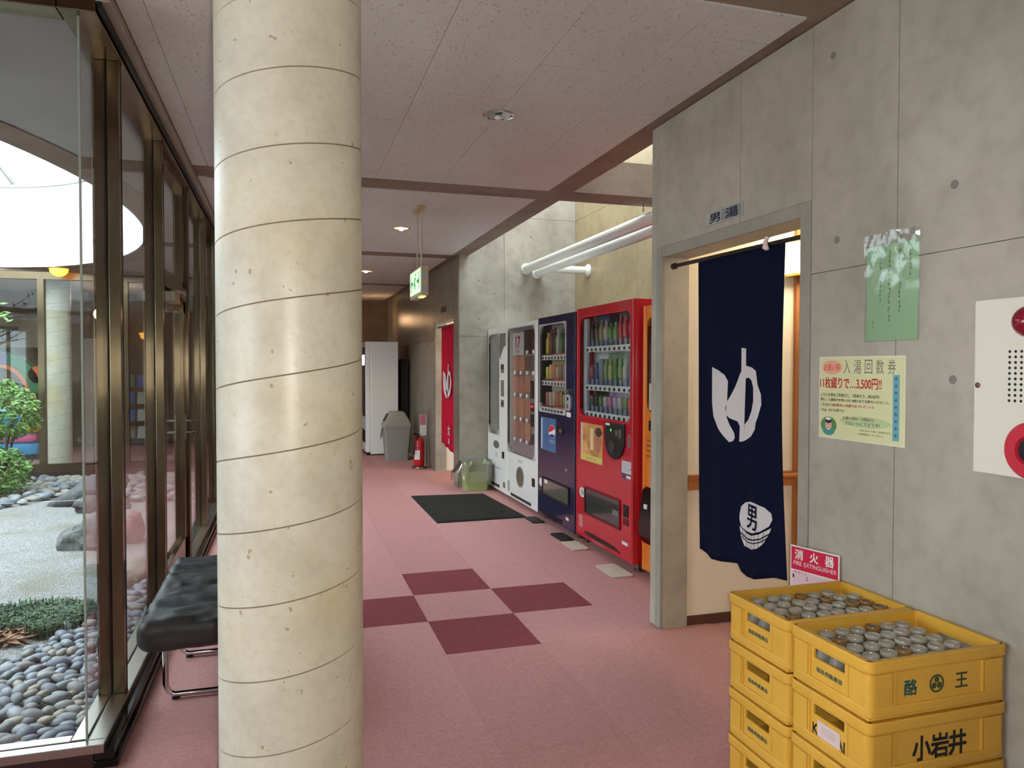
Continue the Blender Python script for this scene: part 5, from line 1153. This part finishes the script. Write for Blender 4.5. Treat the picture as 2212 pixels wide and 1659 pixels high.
# bare twigs overhead
q = thing('garden_tree', 'slender bare tree with a few leaves near the far courtyard glass', 'tree', (-3.6, 10.6, GZ))
b = MB(); b.tube([(-4.1, 10.6, GZ-.02), (-4.08, 10.62, 1.0), (-4.0, 10.6, 1.9), (-3.9, 10.6, 2.3)], [.05, .045, .03, .02], 8); b.build('trunk', mat('stem_bark', (96, 76, 58)), q)
random.seed(5)
for k in range(9):
    p = V((-4.0, 10.6, 1.7+.06*k)); d = V((random.uniform(.5, .9), random.uniform(-.3, .3), random.uniform(.05, .45))).normalized(); pts = [p]
    for m_ in range(4): d = (d+V((random.uniform(-.3, .3), random.uniform(-.3, .3), random.uniform(-.25, .25)))*.6).normalized(); pts.append(pts[-1]+d*random.uniform(.14, .22))
    b = MB(); b.tube(pts, [.010, .008, .006, .005, .003], 5); b.build('twig', mat('pale_twig', (150, 140, 122), .7), q)
    b = MB()
    for m_ in range(5):
        p = pts[-1-m_ % 2]+V((random.gauss(0, .05), random.gauss(0, .05), random.gauss(0, .05))); d2 = V((random.gauss(0, 1), random.gauss(0, 1), random.gauss(0, .6))).normalized()*.05; s_ = d2.orthogonal().normalized()*.018; b.add([p-d2, p+s_, p+d2, p-s_], [(0, 1, 2, 3)])
    b.build('leaf_spray', leaf_m, q, kind='stuff')
# lamp under the soffit by the far glass
dl = thing('soffit_lamp', 'glowing orange dome lamp under the soffit by the far glass', 'lamp', (-2.9, 11.3, CZ))
b = MB(); b.lathe((-2.87, 11.25, CZ-.008), [(.15, 0), (.15, -.008), (.12, -.012)], 28); b.build('base', mat('lamp_base', (150, 130, 100), .5), dl, smooth=40)
b = MB(); b.lathe((-2.87, 11.25, CZ-.016), [(.115, 0), (.105, -.05), (.075, -.085), (.035, -.105), (.001, -.11)], 28); b.build('dome', mat('orange_glow', (255, 190, 90), .4, emit=2.2, ecol=(255, 176, 70)), dl, smooth=60)

# ================================================================== FAR CORRIDOR BEYOND THE COURTYARD
fl_ = thing('wall_lamp', 'small warm lamp on the far wall beyond the courtyard', 'lamp', (-2.45, 14.9, 2.0))
b = MB(); b.lathe((-2.45, 14.99, 2.03), [(.05, 0), (.05, -.02)], 16, 'y'); b.build('bracket', mat('brass', (190, 150, 70)), fl_); b = MB(); b.lathe((-2.45, 14.93, 1.98), [(.02, -.06), (.06, -.04), (.085, .05), (.08, .055), (.02, -.02)], 20); b.build('shade', mat('orange_glow', (255, 190, 90)), fl_, smooth=60)
light('far_hall_lamp', 'POINT', (-2.6, 13.4, 2.5), 8, (1, .72, .46), .1)
# concrete box with a slot on the end wall, notice
b = MB(); b.box(-7, -3.75, 14.6, 14.98, 1.75, 2.25); lw = b.build('beam_box', concrete, label='grey concrete upstand with a dark slot on the far hall wall', cat='upstand')
b = MB(); b.box(-6.8, -4.35, 14.585, 14.6, 1.86, 2.1); b.build('slot', mat('slot_dark', (66, 58, 54), .6), lw)
b = MB(); b.box(-4.3, -4.02, 14.98, 14.998, .95, 1.4); nt_ = b.build('wall_notice', paper_white, label='white notice with a red patch on the far hall wall', cat='notice'); b = MB(); b.box(-4.2, -4.12, 14.976, 14.98, 1.1, 1.28); b.build('red_patch', ink_red, nt_)
# play arch: green over orange, yellow pillow, pink and blue base
pa = thing('play_arch', 'colourful soft play arch in the far hall: green top, yellow, pink and blue base', 'play equipment', (-4.25, 13.2, 0))
def arch(r0, r1, z0_, mt, nm, c=(-4.2, 1.02), dy=.3, a0=0, a1=180):
    n_ = 26; o_ = []; i_ = []
    pts = [(math.radians(a0+(a1-a0)*k/n_)) for k in range(n_+1)]
    ring_ = [V((c[0]+r1*math.cos(a), 13.0, c[1]+r1*math.sin(a))) for a in pts]+[V((c[0]+r0*math.cos(a), 13.0, c[1]+r0*math.sin(a))) for a in reversed(pts)]
    q = MB(); m = n_+1
    A_ = [V((c[0]+r1*math.cos(a), 13.0, c[1]+r1*math.sin(a))) for a in pts]; B2 = [V((c[0]+r0*math.cos(a), 13.0, c[1]+r0*math.sin(a))) for a in pts]; C_ = [p+V((0, dy, 0)) for p in B2]; D_ = [p+V((0, dy, 0)) for p in A_]
    q.loft([[A_[k], B2[k], C_[k], D_[k]] for k in range(m)]); q.build(nm, mt, pa, smooth=40, bevel=.01)
pg, pO, py_, pp_, pb = mat('play_green', (40, 120, 70), .5), mat('play_orange', (226, 110, 50), .5), mat('play_yellow', (226, 180, 40), .5), mat('play_pink', (206, 90, 140), .5), mat('play_blue', (40, 140, 196), .5)
arch(.46, .64, 0, pg, 'green_arch'); arch(.40, .46, 0, pO, 'orange_arch')
b = MB(); b.lathe((-3.62, 13.0, 1.30), [(.13, 0), (.13, .06)], 24, 'y'); b.build('orange_disc', pO, pa, smooth=40); b = MB(); b.lathe((-4.1, 12.99, 1.55), [(.1, 0), (.1, .02)], 20, 'y'); b.build('violet_patch', mat('play_violet', (96, 90, 130), .5), pa)
for nm, mt, x0_, x1_, za, zb in (('blue_base', pb, -4.9, -3.62, .06, .26), ('pink_band', pp_, -4.85, -3.64, .26, .40), ('yellow_cushion', py_, -4.8, -3.62, .40, .86)):
    vs, fs = softbox(x0_, x1_, 12.95, 13.5, za, zb, .06, 8); b = MB(); b.add(vs, fs); b.build(nm, mt, pa, smooth=60)
b = MB(); b.lathe((-4.0, 12.94, .66), [(.17, 0), (.16, .02)], 24, 'y'); b.build('blue_ring', pb, pa)
b = MB(); b.box(-4.86, -3.7, 13.0, 13.45, .0005, .06); b.build('plinth', black_m, pa)
b = MB(); b.tube([(-4.68, 13.12, .8), (-4.68, 13.12, 1.1)], .05, 10); b.build('post', pO, pa)
b = MB(); b.tube([(-3.74, 13.12, .8), (-3.74, 13.12, 1.1)], .05, 10); b.build('post', pO, pa)
# magazine rack with blue covers
mr_ = thing('magazine_rack', 'magazine rack with blue and pale covers in the far hall', 'rack', (-2.4, 14.5, 0))
b = MB(); b.box(-2.85, -2.0, 14.45, 14.47, .08, 1.3); b.box(-2.87, -2.83, 14.3, 14.5, .0005, 1.3); b.box(-2.02, -1.98, 14.3, 14.5, .0005, 1.3)
for z in (.15, .45, .75, 1.05): b.box(-2.85, -2.0, 14.33, 14.45, z, z+.02)
b.build('rack_frame', mat('rack_wood', (120, 96, 72), .6), mr_)
random.seed(9)
for z in (.17, .47, .77, 1.07):
    for k in range(5):
        c = random.choice([(54, 90, 170), (60, 100, 190), (200, 200, 190), (90, 130, 90), (150, 120, 100)])
        b = MB(); b.obox((-2.76+.17*k, 14.39, z+.105), (.062, 0, 0), (0, .004, .0), (0, .03, .1)); b.build('magazine', mat('cover_%d_%d_%d' % c, c, .4), label='%s magazine on the %s shelf of the far hall rack, %s from left' % ({54: 'blue', 60: 'bright blue', 200: 'pale', 90: 'green', 150: 'brown'}[c[0]], {.17: 'lowest', .47: 'second', .77: 'third', 1.07: 'top'}[z], NTH[k]), cat='magazine', group='magazines in the far hall rack')
# small white and red sign post
sp_ = thing('floor_stand', 'small white stand with a red top in the far hall', 'stand', (-2.02, 13.2, 0))
b = MB(); b.lathe((-2.02, 13.2, .0005), [(.12, 0), (.12, .02), (.05, .03), (.05, .36), (.09, .38)], 16); b.build('stand_body', paper_white, sp_, smooth=40); b = MB(); b.lathe((-2.02, 13.2, .38), [(.09, 0), (.09, .05), (.02, .07)], 16); b.build('red_top', ink_red, sp_, smooth=40)

bpy.data.objects.remove(_to); bpy.data.curves.remove(_tc)
